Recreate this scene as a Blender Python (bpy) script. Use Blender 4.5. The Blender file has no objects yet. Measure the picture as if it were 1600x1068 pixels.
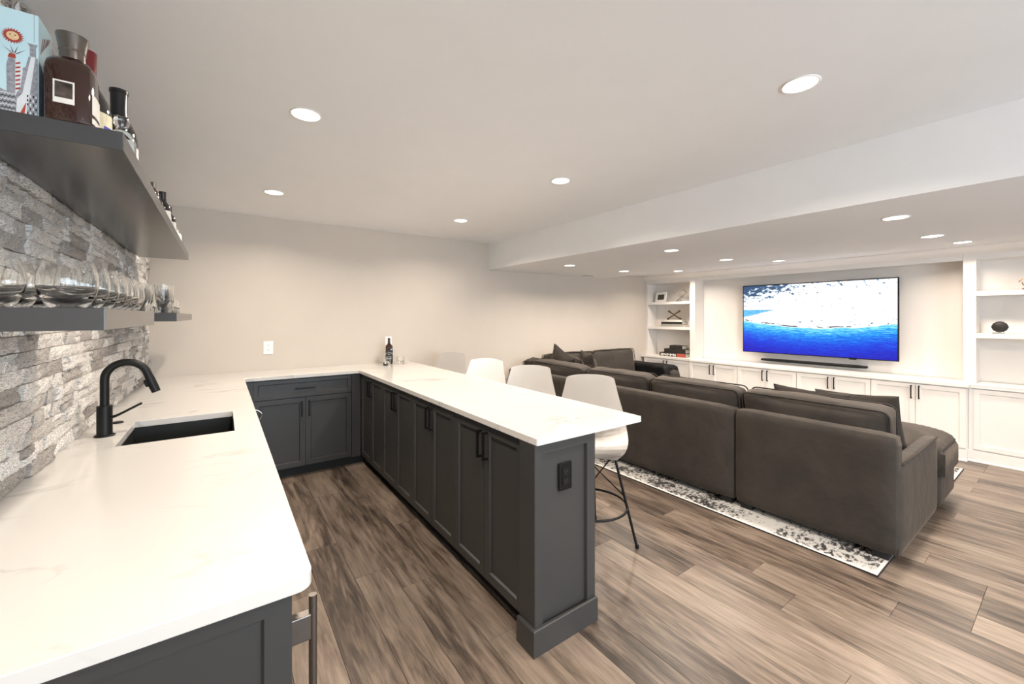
import bpy, bmesh, math, random
from mathutils import Vector, Matrix, noise
random.seed(7)
PI = math.pi
S = bpy.context.scene
COL = S.collection

# ------------------------------------------------------------------ camera
CAM = (0.496, 0.0, 1.425); FPX = 636.7; YAW = math.radians(35.41); YH = 494.73
cd = bpy.data.cameras.new('camera'); cam = bpy.data.objects.new('camera', cd); COL.objects.link(cam)
cam.location = CAM; cam.rotation_euler = (PI/2, 0, -YAW)
cd.sensor_fit = 'HORIZONTAL'; cd.sensor_width = 36.0; cd.lens = FPX/1600*36; cd.shift_y = -(534-YH)/1600
cd.clip_start = 0.05
S.camera = cam

def project(x, y, z):
    X, Y = x-CAM[0], y-CAM[1]
    d = X*math.sin(YAW)+Y*math.cos(YAW); a = X*math.cos(YAW)-Y*math.sin(YAW)
    if d < 0.05: return None
    return 800+FPX*a/d, YH-FPX*(z-CAM[2])/d, d

# ------------------------------------------------------------------ world, exposure
W = bpy.data.worlds.new('world'); S.world = W; W.use_nodes = True
bg = W.node_tree.nodes['Background']; bg.inputs[0].default_value = (0.72, 0.86, 1.0, 1); bg.inputs[1].default_value = 12.0
S.view_settings.view_transform = 'Standard'; S.view_settings.look = 'None'
S.view_settings.gamma = 1.0; S.view_settings.use_curve_mapping = False
S.view_settings.exposure = 0.06
LAMP_W = 14.6
S.cycles.transparent_max_bounces = 64
S.cycles.transmission_bounces = 24
S.cycles.max_bounces = 24
LAMP_COL = (1.0, 0.87, 0.74)

# ------------------------------------------------------------------ room numbers
YB = 4.548          # back wall
YF = -3.0           # wall behind the camera
XR = 6.95           # media wall
ZC = 2.383; ZD = 2.044; ZT = 2.13
XBM = 3.358; XBE = 5.48
CT = 0.914          # worktop height

# ------------------------------------------------------------------ materials
def mat(name):
    m = bpy.data.materials.new(name); m.use_nodes = True
    return m, m.node_tree.nodes, m.node_tree.links, m.node_tree.nodes['Principled BSDF']

def simple(name, col, rough=0.5, metal=0.0, bump=0.0, bscale=200.0, var=0.0, vscale=4.0, **kw):
    m, N, L, b = mat(name)
    b.inputs['Base Color'].default_value = (*col, 1)
    b.inputs['Roughness'].default_value = rough; b.inputs['Metallic'].default_value = metal
    for k, v in kw.items(): b.inputs[k].default_value = v
    tc = N.new('ShaderNodeTexCoord')
    if var > 0:
        n = N.new('ShaderNodeTexNoise'); n.inputs['Scale'].default_value = vscale; n.inputs['Detail'].default_value = 4
        L.new(tc.outputs['Object'], n.inputs['Vector'])
        r = N.new('ShaderNodeValToRGB')
        r.color_ramp.elements[0].color = (*[c*(1-var) for c in col], 1); r.color_ramp.elements[1].color = (*[min(1, c*(1+var)) for c in col], 1)
        r.color_ramp.elements[0].position = 0.3; r.color_ramp.elements[1].position = 0.7
        L.new(n.outputs['Fac'], r.inputs[0]); L.new(r.outputs[0], b.inputs['Base Color'])
    if bump > 0:
        n2 = N.new('ShaderNodeTexNoise'); n2.inputs['Scale'].default_value = bscale; n2.inputs['Detail'].default_value = 3
        L.new(tc.outputs['Object'], n2.inputs['Vector'])
        bp = N.new('ShaderNodeBump'); bp.inputs['Strength'].default_value = bump; bp.inputs['Distance'].default_value = 0.002
        L.new(n2.outputs['Fac'], bp.inputs['Height']); L.new(bp.outputs[0], b.inputs['Normal'])
    return m

M = {}
M['wall'] = simple('beige_paint', (0.605, 0.543, 0.472), 0.75, bump=0.06, bscale=350, var=0.015)
M['ceil'] = simple('ceiling_paint', (0.85, 0.845, 0.84), 0.85, bump=0.05, bscale=300, var=0.01)
M['trim'] = simple('white_satin_paint', (0.83, 0.79, 0.745), 0.35, var=0.01)
M['cab'] = simple('charcoal_cabinet_paint', (0.043, 0.0425, 0.0415), 0.42, var=0.05, vscale=2)
M['shelfpaint'] = simple('charcoal_shelf_paint', (0.052, 0.053, 0.055), 0.20, var=0.04, vscale=2)
M['kick'] = simple('black_toe_kick', (0.010, 0.010, 0.010), 0.6, var=0.1)
M['black'] = simple('matte_black_metal', (0.005, 0.005, 0.005), 0.45, 0.0, var=0.1, **{'Specular IOR Level': 0.3})
M['blackplastic'] = simple('black_plastic', (0.004, 0.004, 0.004), 0.45, var=0.1, **{'Specular IOR Level': 0.25})
M['sink'] = simple('black_composite', (0.008, 0.010, 0.009), 0.42, bump=0.1, bscale=600, var=0.1)
M['steel'] = simple('brushed_steel', (0.62, 0.60, 0.58), 0.28, 1.0, var=0.05, vscale=30)
M['darksteel'] = simple('dark_brushed_steel', (0.20, 0.18, 0.165), 0.35, 1.0, var=0.05, vscale=30)
M['chrome'] = simple('polished_chrome', (0.85, 0.83, 0.80), 0.12, 1.0, var=0.02)
M['brass'] = simple('antique_bronze', (0.20, 0.14, 0.07), 0.35, 1.0, var=0.1, vscale=30)
M['copper'] = simple('copper_wire', (0.45, 0.27, 0.15), 0.3, 1.0, var=0.05)
M['whiteplastic'] = simple('white_shell_plastic', (0.90, 0.885, 0.86), 0.32, var=0.01)
M['outlet'] = simple('white_outlet_plastic', (0.85, 0.83, 0.79), 0.3, var=0.01)
M['slot'] = simple('outlet_slot_dark', (0.05, 0.045, 0.04), 0.5, var=0.05)
M['paper'] = simple('white_paper', (0.80, 0.77, 0.70), 0.7, var=0.06, vscale=60)
M['cream_label'] = simple('cream_label_paper', (0.78, 0.68, 0.45), 0.6, var=0.12, vscale=70)
M['ink'] = simple('black_ink', (0.02, 0.02, 0.02), 0.6, var=0.1)
M['redink'] = simple('red_ink', (0.42, 0.055, 0.035), 0.6, var=0.1)
M['blueink'] = simple('blue_ink', (0.03, 0.03, 0.45), 0.6, var=0.1)
M['boxblue'] = simple('pale_blue_card', (0.58, 0.78, 0.82), 0.5, var=0.02)
M['boxgrey'] = simple('grey_card_print', (0.30, 0.30, 0.32), 0.6, var=0.3, vscale=220)
M['boxwhite'] = simple('white_card', (0.72, 0.74, 0.74), 0.6, var=0.03, vscale=60)
M['sunface'] = simple('sun_face_print', (0.80, 0.55, 0.30), 0.6, var=0.1, vscale=150)
M['amber'] = simple('dark_amber_glass', (0.030, 0.008, 0.004), 0.06, **{'Coat Weight': 0.6, 'Coat Roughness': 0.03})
M['darkglass'] = simple('dark_bottle_glass', (0.012, 0.009, 0.008), 0.06, **{'Coat Weight': 0.6, 'Coat Roughness': 0.03})
M['redwax'] = simple('dark_red_foil', (0.16, 0.012, 0.015), 0.3, var=0.15, vscale=60)
M['pewter'] = simple('pewter_cap', (0.22, 0.20, 0.185), 0.3, 1.0, var=0.1, vscale=40)
M['blackcap'] = simple('black_foil_cap', (0.012, 0.011, 0.012), 0.3, var=0.2)
M['bookgrey'] = simple('grey_book_cloth', (0.35, 0.33, 0.29), 0.7, var=0.08, vscale=50)
M['bookdark'] = simple('dark_book_cloth', (0.02, 0.017, 0.014), 0.6, var=0.1)
M['bookred'] = simple('red_book_cloth', (0.38, 0.075, 0.045), 0.5, var=0.08)
M['photo'] = simple('dark_photo_print', (0.06, 0.045, 0.035), 0.3, var=0.9, vscale=60)
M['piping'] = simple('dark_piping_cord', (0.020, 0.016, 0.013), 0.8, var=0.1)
M['rugedge'] = simple('rug_white_binding', (0.70, 0.67, 0.62), 0.9, bump=0.3, bscale=400, var=0.04)

def glass_mat(name, col=(1, 1, 1), rough=0.0):
    m, N, L, b = mat(name)
    b.inputs['Base Color'].default_value = (*col, 1); b.inputs['Roughness'].default_value = rough
    b.inputs['Transmission Weight'].default_value = 1.0; b.inputs['IOR'].default_value = 1.45
    return m
M['glass'] = glass_mat('clear_cut_glass', (0.98, 0.99, 0.985))
M['thinglass'] = glass_mat('thin_blown_glass', (0.985, 0.99, 0.988)); M['thinglass'].node_tree.nodes['Principled BSDF'].inputs['IOR'].default_value = 1.33


def quartz():
    m, N, L, b = mat('white_veined_quartz')
    tc = N.new('ShaderNodeTexCoord')
    n1 = N.new('ShaderNodeTexNoise'); n1.inputs['Scale'].default_value = 1.6; n1.inputs['Detail'].default_value = 8; n1.inputs['Distortion'].default_value = 1.2
    mp = N.new('ShaderNodeMapping'); mp.inputs['Rotation'].default_value = (0, 0, 0.5); mp.inputs['Scale'].default_value = (0.8, 1.7, 1)
    L.new(tc.outputs['Object'], mp.inputs[0]); L.new(mp.outputs[0], n1.inputs['Vector'])
    r1 = N.new('ShaderNodeValToRGB')
    e = r1.color_ramp.elements
    e[0].position = 0.485; e[0].color = (0, 0, 0, 1); e[1].position = 0.515; e[1].color = (0, 0, 0, 1)
    k = e.new(0.50); k.color = (1, 1, 1, 1)
    L.new(n1.outputs['Fac'], r1.inputs[0])
    n2 = N.new('ShaderNodeTexNoise'); n2.inputs['Scale'].default_value = 2.5; n2.inputs['Detail'].default_value = 2
    L.new(tc.outputs['Object'], n2.inputs['Vector'])
    r2 = N.new('ShaderNodeValToRGB'); r2.color_ramp.elements[0].position = 0.48; r2.color_ramp.elements[1].position = 0.68
    L.new(n2.outputs['Fac'], r2.inputs[0])
    mu = N.new('ShaderNodeMath'); mu.operation = 'MULTIPLY'
    L.new(r1.outputs[0], mu.inputs[0]); L.new(r2.outputs[0], mu.inputs[1])
    mu2 = N.new('ShaderNodeMath'); mu2.operation = 'MULTIPLY'; mu2.inputs[1].default_value = 0.62
    L.new(mu.outputs[0], mu2.inputs[0])
    mx = N.new('ShaderNodeMixRGB'); mx.inputs[1].default_value = (0.67, 0.652, 0.622, 1); mx.inputs[2].default_value = (0.30, 0.295, 0.28, 1)
    L.new(mu2.outputs[0], mx.inputs[0]); L.new(mx.outputs[0], b.inputs['Base Color'])
    b.inputs['Roughness'].default_value = 0.13
    return m
M['quartz'] = quartz()

def wood():
    m, N, L, b = mat('oak_vinyl_plank')
    tc = N.new('ShaderNodeTexCoord'); oi = N.new('ShaderNodeObjectInfo')
    sc = N.new('ShaderNodeVectorMath'); sc.operation = 'SCALE'; sc.inputs[0].default_value = (17.0, 31.0, 5.0)
    L.new(oi.outputs['Random'], sc.inputs['Scale'])
    ad = N.new('ShaderNodeVectorMath'); ad.operation = 'ADD'
    L.new(tc.outputs['Object'], ad.inputs[0]); L.new(sc.outputs[0], ad.inputs[1])
    def nz(scale, detail, dist, rough=0.55):
        mp = N.new('ShaderNodeMapping'); mp.inputs['Scale'].default_value = scale
        L.new(ad.outputs[0], mp.inputs[0])
        n = N.new('ShaderNodeTexNoise'); n.inputs['Scale'].default_value = 1.0; n.inputs['Detail'].default_value = detail
        n.inputs['Distortion'].default_value = dist; n.inputs['Roughness'].default_value = rough
        L.new(mp.outputs[0], n.inputs['Vector']); return n
    big = nz((9.0, 1.5, 1), 4, 0.9, 0.6)
    mp = N.new('ShaderNodeMapping'); mp.inputs['Scale'].default_value = (1.0, 0.085, 1)
    L.new(ad.outputs[0], mp.inputs[0])
    wv = N.new('ShaderNodeTexNoise'); wv.inputs['Scale'].default_value = 26; wv.inputs['Detail'].default_value = 5; wv.inputs['Distortion'].default_value = 1.6
    L.new(mp.outputs[0], wv.inputs['Vector'])
    fine = nz((210.0, 9.0, 1), 5, 0.4, 0.8)
    mpc = N.new('ShaderNodeMapping'); mpc.inputs['Scale'].default_value = (1.0, 0.10, 1.0); L.new(ad.outputs[0], mpc.inputs[0])
    cat = N.new('ShaderNodeTexWave'); cat.wave_type = 'BANDS'; cat.bands_direction = 'X'; cat.inputs['Scale'].default_value = 5.0
    cat.inputs['Distortion'].default_value = 14.0; cat.inputs['Detail'].default_value = 4.0; cat.inputs['Detail Scale'].default_value = 2.2; cat.inputs['Detail Roughness'].default_value = 0.6
    L.new(mpc.outputs[0], cat.inputs['Vector'])
    knot = nz((3.0, 1.6, 1), 1, 0.0)
    # weights
    def mul(a, f):
        q = N.new('ShaderNodeMath'); q.operation = 'MULTIPLY'; L.new(a, q.inputs[0]); q.inputs[1].default_value = f; return q.outputs[0]
    def add(a, c):
        q = N.new('ShaderNodeMath'); q.operation = 'ADD'; L.new(a, q.inputs[0]); L.new(c, q.inputs[1]); return q.outputs[0]
    s = add(add(mul(big.outputs['Fac'], 0.50), mul(wv.outputs['Fac'], 0.38)), add(add(mul(fine.outputs['Fac'], 0.24), mul(cat.outputs['Fac'], 0.045)), add(mul(oi.outputs['Random'], 0.19), mul(knot.outputs['Fac'], 0.10))))
    r = N.new('ShaderNodeValToRGB'); e = r.color_ramp.elements
    e[0].position = 0.555; e[0].color = (0.034, 0.025, 0.0195, 1)
    e[1].position = 0.90; e[1].color = (0.285, 0.224, 0.174, 1)
    k = e.new(0.645); k.color = (0.086, 0.063, 0.0475, 1)
    k = e.new(0.75); k.color = (0.180, 0.136, 0.103, 1)
    L.new(s, r.inputs[0])
    L.new(r.outputs[0], b.inputs['Base Color'])
    b.inputs['Roughness'].default_value = 0.36
    bp = N.new('ShaderNodeBump'); bp.inputs['Strength'].default_value = 0.12; bp.inputs['Distance'].default_value = 0.002
    L.new(fine.outputs['Fac'], bp.inputs['Height']); L.new(bp.outputs[0], b.inputs['Normal'])
    return m
M['wood'] = wood()

def stone():
    m, N, L, b = mat('split_face_travertine')
    tc = N.new('ShaderNodeTexCoord'); oi = N.new('ShaderNodeObjectInfo')
    at = N.new('ShaderNodeAttribute'); at.attribute_name = 'tone'
    rn = N.new('ShaderNodeMath'); rn.operation = 'ADD'; L.new(oi.outputs['Random'], rn.inputs[0]); L.new(at.outputs['Fac'], rn.inputs[1])
    fr = N.new('ShaderNodeMath'); fr.operation = 'FRACT'; L.new(rn.outputs[0], fr.inputs[0])
    sc = N.new('ShaderNodeVectorMath'); sc.operation = 'SCALE'; sc.inputs[0].default_value = (13.0, 29.0, 41.0)
    L.new(fr.outputs[0], sc.inputs['Scale'])
    ad = N.new('ShaderNodeVectorMath'); ad.operation = 'ADD'; L.new(tc.outputs['Object'], ad.inputs[0]); L.new(sc.outputs[0], ad.inputs[1])
    n1 = N.new('ShaderNodeTexNoise'); n1.inputs['Scale'].default_value = 20; n1.inputs['Detail'].default_value = 8; n1.inputs['Roughness'].default_value = 0.78
    L.new(ad.outputs[0], n1.inputs['Vector'])
    n2 = N.new('ShaderNodeTexNoise'); n2.inputs['Scale'].default_value = 60; n2.inputs['Detail'].default_value = 5; n2.inputs['Roughness'].default_value = 0.6
    L.new(ad.outputs[0], n2.inputs['Vector'])
    rr = N.new('ShaderNodeValToRGB'); e = rr.color_ramp.elements
    e[0].position = 0.0; e[0].color = (0.44, 0.41, 0.385, 1); e[1].position = 1.0; e[1].color = (1.0, 0.98, 0.94, 1)
    k = e.new(0.18); k.color = (0.60, 0.57, 0.53, 1); k = e.new(0.42); k.color = (0.85, 0.815, 0.77, 1); k = e.new(0.7); k.color = (0.97, 0.945, 0.90, 1)
    L.new(fr.outputs[0], rr.inputs[0])
    r1 = N.new('ShaderNodeValToRGB'); e = r1.color_ramp.elements
    e[0].position = 0.40; e[0].color = (0.27, 0.225, 0.19, 1); e[1].position = 0.525; e[1].color = (1.0, 1.0, 1.0, 1)
    L.new(n1.outputs['Fac'], r1.inputs[0])
    mx = N.new('ShaderNodeMixRGB'); mx.blend_type = 'MULTIPLY'; mx.inputs[0].default_value = 1; L.new(rr.outputs[0], mx.inputs[1]); L.new(r1.outputs[0], mx.inputs[2])
    r2 = N.new('ShaderNodeValToRGB'); e = r2.color_ramp.elements
    e[0].position = 0.36; e[0].color = (0.10, 0.08, 0.07, 1); e[1].position = 0.43; e[1].color = (1, 1, 1, 1)
    L.new(n2.outputs['Fac'], r2.inputs[0])
    mx2 = N.new('ShaderNodeMixRGB'); mx2.blend_type = 'MULTIPLY'; mx2.inputs[0].default_value = 0.8; L.new(mx.outputs[0], mx2.inputs[1]); L.new(r2.outputs[0], mx2.inputs[2])
    L.new(mx2.outputs[0], b.inputs['Base Color']); b.inputs['Roughness'].default_value = 0.75
    bp = N.new('ShaderNodeBump'); bp.inputs['Strength'].default_value = 0.45; bp.inputs['Distance'].default_value = 0.004
    L.new(n2.outputs['Fac'], bp.inputs['Height'])
    bp2 = N.new('ShaderNodeBump'); bp2.inputs['Strength'].default_value = 0.4; bp2.inputs['Distance'].default_value = 0.008
    L.new(n1.outputs['Fac'], bp2.inputs['Height']); L.new(bp.outputs[0], bp2.inputs['Normal']); L.new(bp2.outputs[0], b.inputs['Normal'])
    return m
M['stone'] = stone()

def fabric(name, c0, c1):
    m, N, L, b = mat(name)
    tc = N.new('ShaderNodeTexCoord')
    n = N.new('ShaderNodeTexNoise'); n.inputs['Scale'].default_value = 5; n.inputs['Detail'].default_value = 5; n.inputs['Distortion'].default_value = 0.8
    L.new(tc.outputs['Object'], n.inputs['Vector'])
    r = N.new('ShaderNodeValToRGB'); r.color_ramp.elements[0].position = 0.3; r.color_ramp.elements[1].position = 0.72
    r.color_ramp.elements[0].color = (*c0, 1); r.color_ramp.elements[1].color = (*c1, 1)
    L.new(n.outputs['Fac'], r.inputs[0]); L.new(r.outputs[0], b.inputs['Base Color'])
    b.inputs['Roughness'].default_value = 0.8
    b.inputs['Sheen Weight'].default_value = 0.17; b.inputs['Sheen Roughness'].default_value = 0.4
    b.inputs['Sheen Tint'].default_value = (0.75, 0.62, 0.5, 1)
    n2 = N.new('ShaderNodeTexNoise'); n2.inputs['Scale'].default_value = 500; L.new(tc.outputs['Object'], n2.inputs['Vector'])
    n3 = N.new('ShaderNodeTexNoise'); n3.inputs['Scale'].default_value = 9; n3.inputs['Detail'].default_value = 3; L.new(tc.outputs['Object'], n3.inputs['Vector'])
    bp = N.new('ShaderNodeBump'); bp.inputs['Strength'].default_value = 0.25; bp.inputs['Distance'].default_value = 0.001
    L.new(n2.outputs['Fac'], bp.inputs['Height'])
    bp2 = N.new('ShaderNodeBump'); bp2.inputs['Strength'].default_value = 0.4; bp2.inputs['Distance'].default_value = 0.02
    L.new(n3.outputs['Fac'], bp2.inputs['Height']); L.new(bp.outputs[0], bp2.inputs['Normal']); L.new(bp2.outputs[0], b.inputs['Normal'])
    return m
M['sofa'] = fabric('brown_velvet', (0.0225, 0.0175, 0.0132), (0.040, 0.031, 0.0235))
M['blanket'] = simple('black_throw', (0.004, 0.004, 0.0045), 0.6, bump=0.4, bscale=40, var=0.2, **{'Specular IOR Level': 0.2})

def rugmat():
    m, N, L, b = mat('distressed_rug')
    tc = N.new('ShaderNodeTexCoord')
    def nz(scale, detail, rough, mpv):
        mp = N.new('ShaderNodeMapping'); mp.inputs['Scale'].default_value = mpv; L.new(tc.outputs['Object'], mp.inputs[0])
        n = N.new('ShaderNodeTexNoise'); n.inputs['Scale'].default_value = scale; n.inputs['Detail'].default_value = detail; n.inputs['Roughness'].default_value = rough
        L.new(mp.outputs[0], n.inputs['Vector']); return n.outputs['Fac']
    a = nz(30, 6, 0.75, (1.0, 1.6, 1)); c = nz(3.0, 3, 0.6, (1, 1, 1))
    s1 = N.new('ShaderNodeMath'); s1.operation = 'MULTIPLY_ADD'; L.new(c, s1.inputs[0]); s1.inputs[1].default_value = 0.75; L.new(a, s1.inputs[2])
    r = N.new('ShaderNodeValToRGB'); e = r.color_ramp.elements
    e[0].position = 0.865; e[0].color = (0.58, 0.55, 0.505, 1); e[1].position = 0.925; e[1].color = (0.030, 0.027, 0.025, 1)
    L.new(s1.outputs[0], r.inputs[0]); L.new(r.outputs[0], b.inputs['Base Color']); b.inputs['Roughness'].default_value = 0.95
    n2 = N.new('ShaderNodeTexNoise'); n2.inputs['Scale'].default_value = 350; L.new(tc.outputs['Object'], n2.inputs['Vector'])
    bp = N.new('ShaderNodeBump'); bp.inputs['Strength'].default_value = 0.5; bp.inputs['Distance'].default_value = 0.003
    L.new(n2.outputs['Fac'], bp.inputs['Height']); L.new(bp.outputs[0], b.inputs['Normal'])
    return m
M['rug'] = rugmat()

def screen():
    # picture on the television: local x runs left to right across the picture (0..1), z bottom to top (0..1)
    m, N, L, b = mat('television_picture')
    tc = N.new('ShaderNodeTexCoord')
    sp = N.new('ShaderNodeSeparateXYZ'); L.new(tc.outputs['UV'], sp.inputs[0])
    def math_(op, a, c=None, v=None):
        q = N.new('ShaderNodeMath'); q.operation = op
        if hasattr(a, 'node'): L.new(a, q.inputs[0])
        else: q.inputs[0].default_value = a
        if c is not None:
            if hasattr(c, 'node'): L.new(c, q.inputs[1])
            else: q.inputs[1].default_value = c
        return q.outputs[0]
    def nz(scale, mpv, detail=4, rough=0.6, loc=(0, 0, 0)):
        mp = N.new('ShaderNodeMapping'); mp.inputs['Scale'].default_value = mpv; mp.inputs['Location'].default_value = loc; L.new(tc.outputs['UV'], mp.inputs[0])
        n = N.new('ShaderNodeTexNoise'); n.inputs['Scale'].default_value = scale; n.inputs['Detail'].default_value = detail; n.inputs['Roughness'].default_value = rough
        L.new(mp.outputs[0], n.inputs['Vector']); return n.outputs['Fac']
    def ramp(src, pts):
        r = N.new('ShaderNodeValToRGB'); e = r.color_ramp.elements
        while len(e) < len(pts): e.new(0.5)
        for el, (p, c) in zip(e, pts): el.position = p; el.color = (*c, 1)
        L.new(src, r.inputs[0]); return r.outputs[0]
    u, v = sp.outputs[0], sp.outputs[1]
    # shoreline height: a bay on the left behind a spit
    du = math_('SUBTRACT', u, 0.54)
    bow = math_('MULTIPLY', math_('MULTIPLY', du, du), 0.34)
    shore = math_('ADD', math_('ADD', 0.372, bow), math_('MULTIPLY', math_('SUBTRACT', nz(7, (1, 1, 1), 3), 0.5), 0.05))
    depth = math_('SUBTRACT', shore, v)
    wav = nz(9, (1.2, 9.0, 1), 6, 0.75); wav2 = nz(26, (1.2, 6.0, 1), 4, 0.7, (3, 1, 0))
    dn = math_('ADD', depth, math_('ADD', math_('MULTIPLY', math_('SUBTRACT', wav, 0.5), 0.60), math_('MULTIPLY', math_('SUBTRACT', wav2, 0.5), 0.40)))
    sea = ramp(dn, [(0.0, (0.30, 0.90, 1.0)), (0.05, (0.02, 0.50, 0.95)), (0.13, (0.0, 0.19, 0.90)), (0.25, (0.003, 0.045, 0.78)), (0.42, (0.012, 0.008, 0.50))])
    # land: overexposed sand with dark blotches, dense at the upper left
    spk = nz(15, (1.8, 1.5, 1), 5, 0.62)
    ul = math_('MULTIPLY', math_('MAXIMUM', math_('SUBTRACT', 0.55, u), 0.0), math_('MAXIMUM', math_('SUBTRACT', v, 0.64), 0.0))
    top = math_('MULTIPLY', math_('MAXIMUM', math_('SUBTRACT', v, 0.80), 0.0), 0.40)
    low = math_('MULTIPLY', math_('LESS_THAN', v, 0.50), math_('MULTIPLY', u, 0.07))
    sdv = math_('ADD', spk, math_('ADD', math_('ADD', math_('MULTIPLY', ul, 1.5), top), low))
    land = ramp(sdv, [(0.0, (1, 1, 1)), (0.655, (1, 1, 1)), (0.68, (0.35, 0.58, 0.78)), (0.72, (0.04, 0.09, 0.20))])
    bay = math_('MULTIPLY', math_('LESS_THAN', v, 0.635), math_('GREATER_THAN', v, math_('ADD', math_('ADD', 0.525, math_('MULTIPLY', u, 0.45)), math_('MULTIPLY', math_('SUBTRACT', wav2, 0.5), 0.05))))
    bayc = ramp(wav2, [(0.35, (0.02, 0.30, 0.85)), (0.65, (0.25, 0.80, 1.0))])
    mixb = N.new('ShaderNodeMixRGB'); L.new(bay, mixb.inputs[0]); L.new(land, mixb.inputs[1]); L.new(bayc, mixb.inputs[2])
    is_sea = math_('GREATER_THAN', depth, 0.0)
    mx = N.new('ShaderNodeMixRGB'); L.new(is_sea, mx.inputs[0]); L.new(mixb.outputs[0], mx.inputs[1]); L.new(sea, mx.inputs[2])
    edge = math_('LESS_THAN', math_('ABSOLUTE', math_('SUBTRACT', depth, -0.016)), math_('MULTIPLY', math_('GREATER_THAN', nz(14, (1, 1, 1), 3), 0.52), 0.007))
    mx2 = N.new('ShaderNodeMixRGB'); L.new(edge, mx2.inputs[0]); L.new(mx.outputs[0], mx2.inputs[1]); mx2.inputs[2].default_value = (0.05, 0.06, 0.08, 1)
    b.inputs['Base Color'].default_value = (0.01, 0.01, 0.01, 1); b.inputs['Roughness'].default_value = 0.2
    L.new(mx2.outputs[0], b.inputs['Emission Color']); b.inputs['Emission Strength'].default_value = 1.0
    return m
M['screen'] = screen()

def lens():
    m, N, L, b = mat('lit_diffuser'); b.inputs['Base Color'].default_value = (0.9, 0.9, 0.9, 1)
    b.inputs['Emission Color'].default_value = (1, 0.93, 0.82, 1); b.inputs['Emission Strength'].default_value = 6.0
    return m
M['lens'] = lens()

# ------------------------------------------------------------------ mesh helpers
def bm_mesh(bm, name, smooth=False, angle=None):
    bmesh.ops.recalc_face_normals(bm, faces=bm.faces)
    me = bpy.data.meshes.new(name); bm.to_mesh(me); bm.free()
    if smooth:
        me.shade_smooth()
        if angle: 
            try: me.set_sharp_from_angle(angle=angle)
            except Exception: pass
    return me

def link(name, me, m=None, parent=None, **props):
    o = bpy.data.objects.new(name, me)
    if m is not None and me is not None and len(me.materials) == 0: me.materials.append(m)
    COL.objects.link(o)
    if parent is not None: o.parent = parent
    for k, v in props.items(): o[k] = v
    return o

def wloc(o):
    v = Vector((0, 0, 0))
    while o is not None: v += o.location; o = o.parent
    return v

def part(name, bm, m, parent=None, smooth=False, angle=None, **props):
    """bm is in world coordinates; it is shifted so that it sits under its parent."""
    if parent is not None:
        off = wloc(parent); bmesh.ops.translate(bm, verts=bm.verts, vec=-off)
    return link(name, bm_mesh(bm, name, smooth, angle), m, parent, **props)

def lone(name, bm, m, origin, smooth=False, angle=None, **props):
    """a one-mesh thing, its origin at its base"""
    bmesh.ops.translate(bm, verts=bm.verts, vec=-Vector(origin))
    o = link(name, bm_mesh(bm, name, smooth, angle), m, None, **props); o.location = origin
    return o

def thing(name, label, cat, loc=(0, 0, 0), group=None, kind=None):
    o = bpy.data.objects.new(name, None); COL.objects.link(o); o.location = loc; o.empty_display_size = 0.1
    o['label'] = label; o['category'] = cat
    if group: o['group'] = group
    if kind: o['kind'] = kind
    return o

def add_box(bm, x0, x1, y0, y1, z0, z1):
    vs = [bm.verts.new(p) for p in ((x0,y0,z0),(x1,y0,z0),(x1,y1,z0),(x0,y1,z0),(x0,y0,z1),(x1,y0,z1),(x1,y1,z1),(x0,y1,z1))]
    for f in ((0,3,2,1),(4,5,6,7),(0,1,5,4),(1,2,6,5),(2,3,7,6),(3,0,4,7)): bm.faces.new([vs[i] for i in f])
    return vs

def box(x0, x1, y0, y1, z0, z1, bev=0.0, seg=2):
    bm = bmesh.new(); add_box(bm, x0, x1, y0, y1, z0, z1)
    if bev > 0: bmesh.ops.bevel(bm, geom=bm.edges[:], offset=bev, segments=seg, affect='EDGES', profile=0.5)
    return bm

def tube(path, r, n=10, closed=False, cap=True, bm=None):
    bm = bm or bmesh.new(); P = [Vector(p) for p in path]; rings = []
    k = len(P); prev = None
    rr = r if isinstance(r, (list, tuple)) else [r]*k
    for i in range(k):
        if closed: t = (P[(i+1) % k]-P[i-1]).normalized()
        else: t = (P[min(i+1, k-1)]-P[max(i-1, 0)]).normalized()
        if prev is None:
            a = Vector((0, 0, 1)) if abs(t.z) < 0.9 else Vector((1, 0, 0)); u = t.cross(a).normalized()
        else:
            u = (prev-t*prev.dot(t)).normalized()
        prev = u; w = t.cross(u)
        rings.append([bm.verts.new(P[i]+(u*math.cos(2*PI*j/n)+w*math.sin(2*PI*j/n))*rr[i]) for j in range(n)])
    for i in range(k if closed else k-1):
        A, B = rings[i], rings[(i+1) % k]
        for j in range(n): bm.faces.new((A[j], A[(j+1) % n], B[(j+1) % n], B[j]))
    if cap and not closed: bm.faces.new(rings[0][::-1]); bm.faces.new(rings[-1])
    return bm

def lathe(prof, c=(0, 0, 0), n=24, bm=None, sx=1.0, sy=1.0, power=None):
    """prof: [(r,z)...]; closes poles when r==0; power>2 makes a rounded-square section"""
    bm = bm or bmesh.new(); rings = []
    for r, z in prof:
        if r < 1e-6: rings.append([bm.verts.new((c[0], c[1], c[2]+z))]); continue
        ring = []
        for j in range(n):
            a = 2*PI*(j+0.5)/n; ca, sa = math.cos(a), math.sin(a)
            k = 1.0 if not power else (abs(ca)**power+abs(sa)**power)**(-1.0/power)
            ring.append(bm.verts.new((c[0]+r*ca*k*sx, c[1]+r*sa*k*sy, c[2]+z)))
        rings.append(ring)
    for A, B in zip(rings, rings[1:]):
        if len(A) == 1 and len(B) == 1: continue
        for j in range(n):
            q = (j+1) % n
            if len(A) == 1: bm.faces.new((A[0], B[q], B[j]))
            elif len(B) == 1: bm.faces.new((A[j], A[q], B[0]))
            else: bm.faces.new((A[j], A[q], B[q], B[j]))
    return bm

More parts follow.
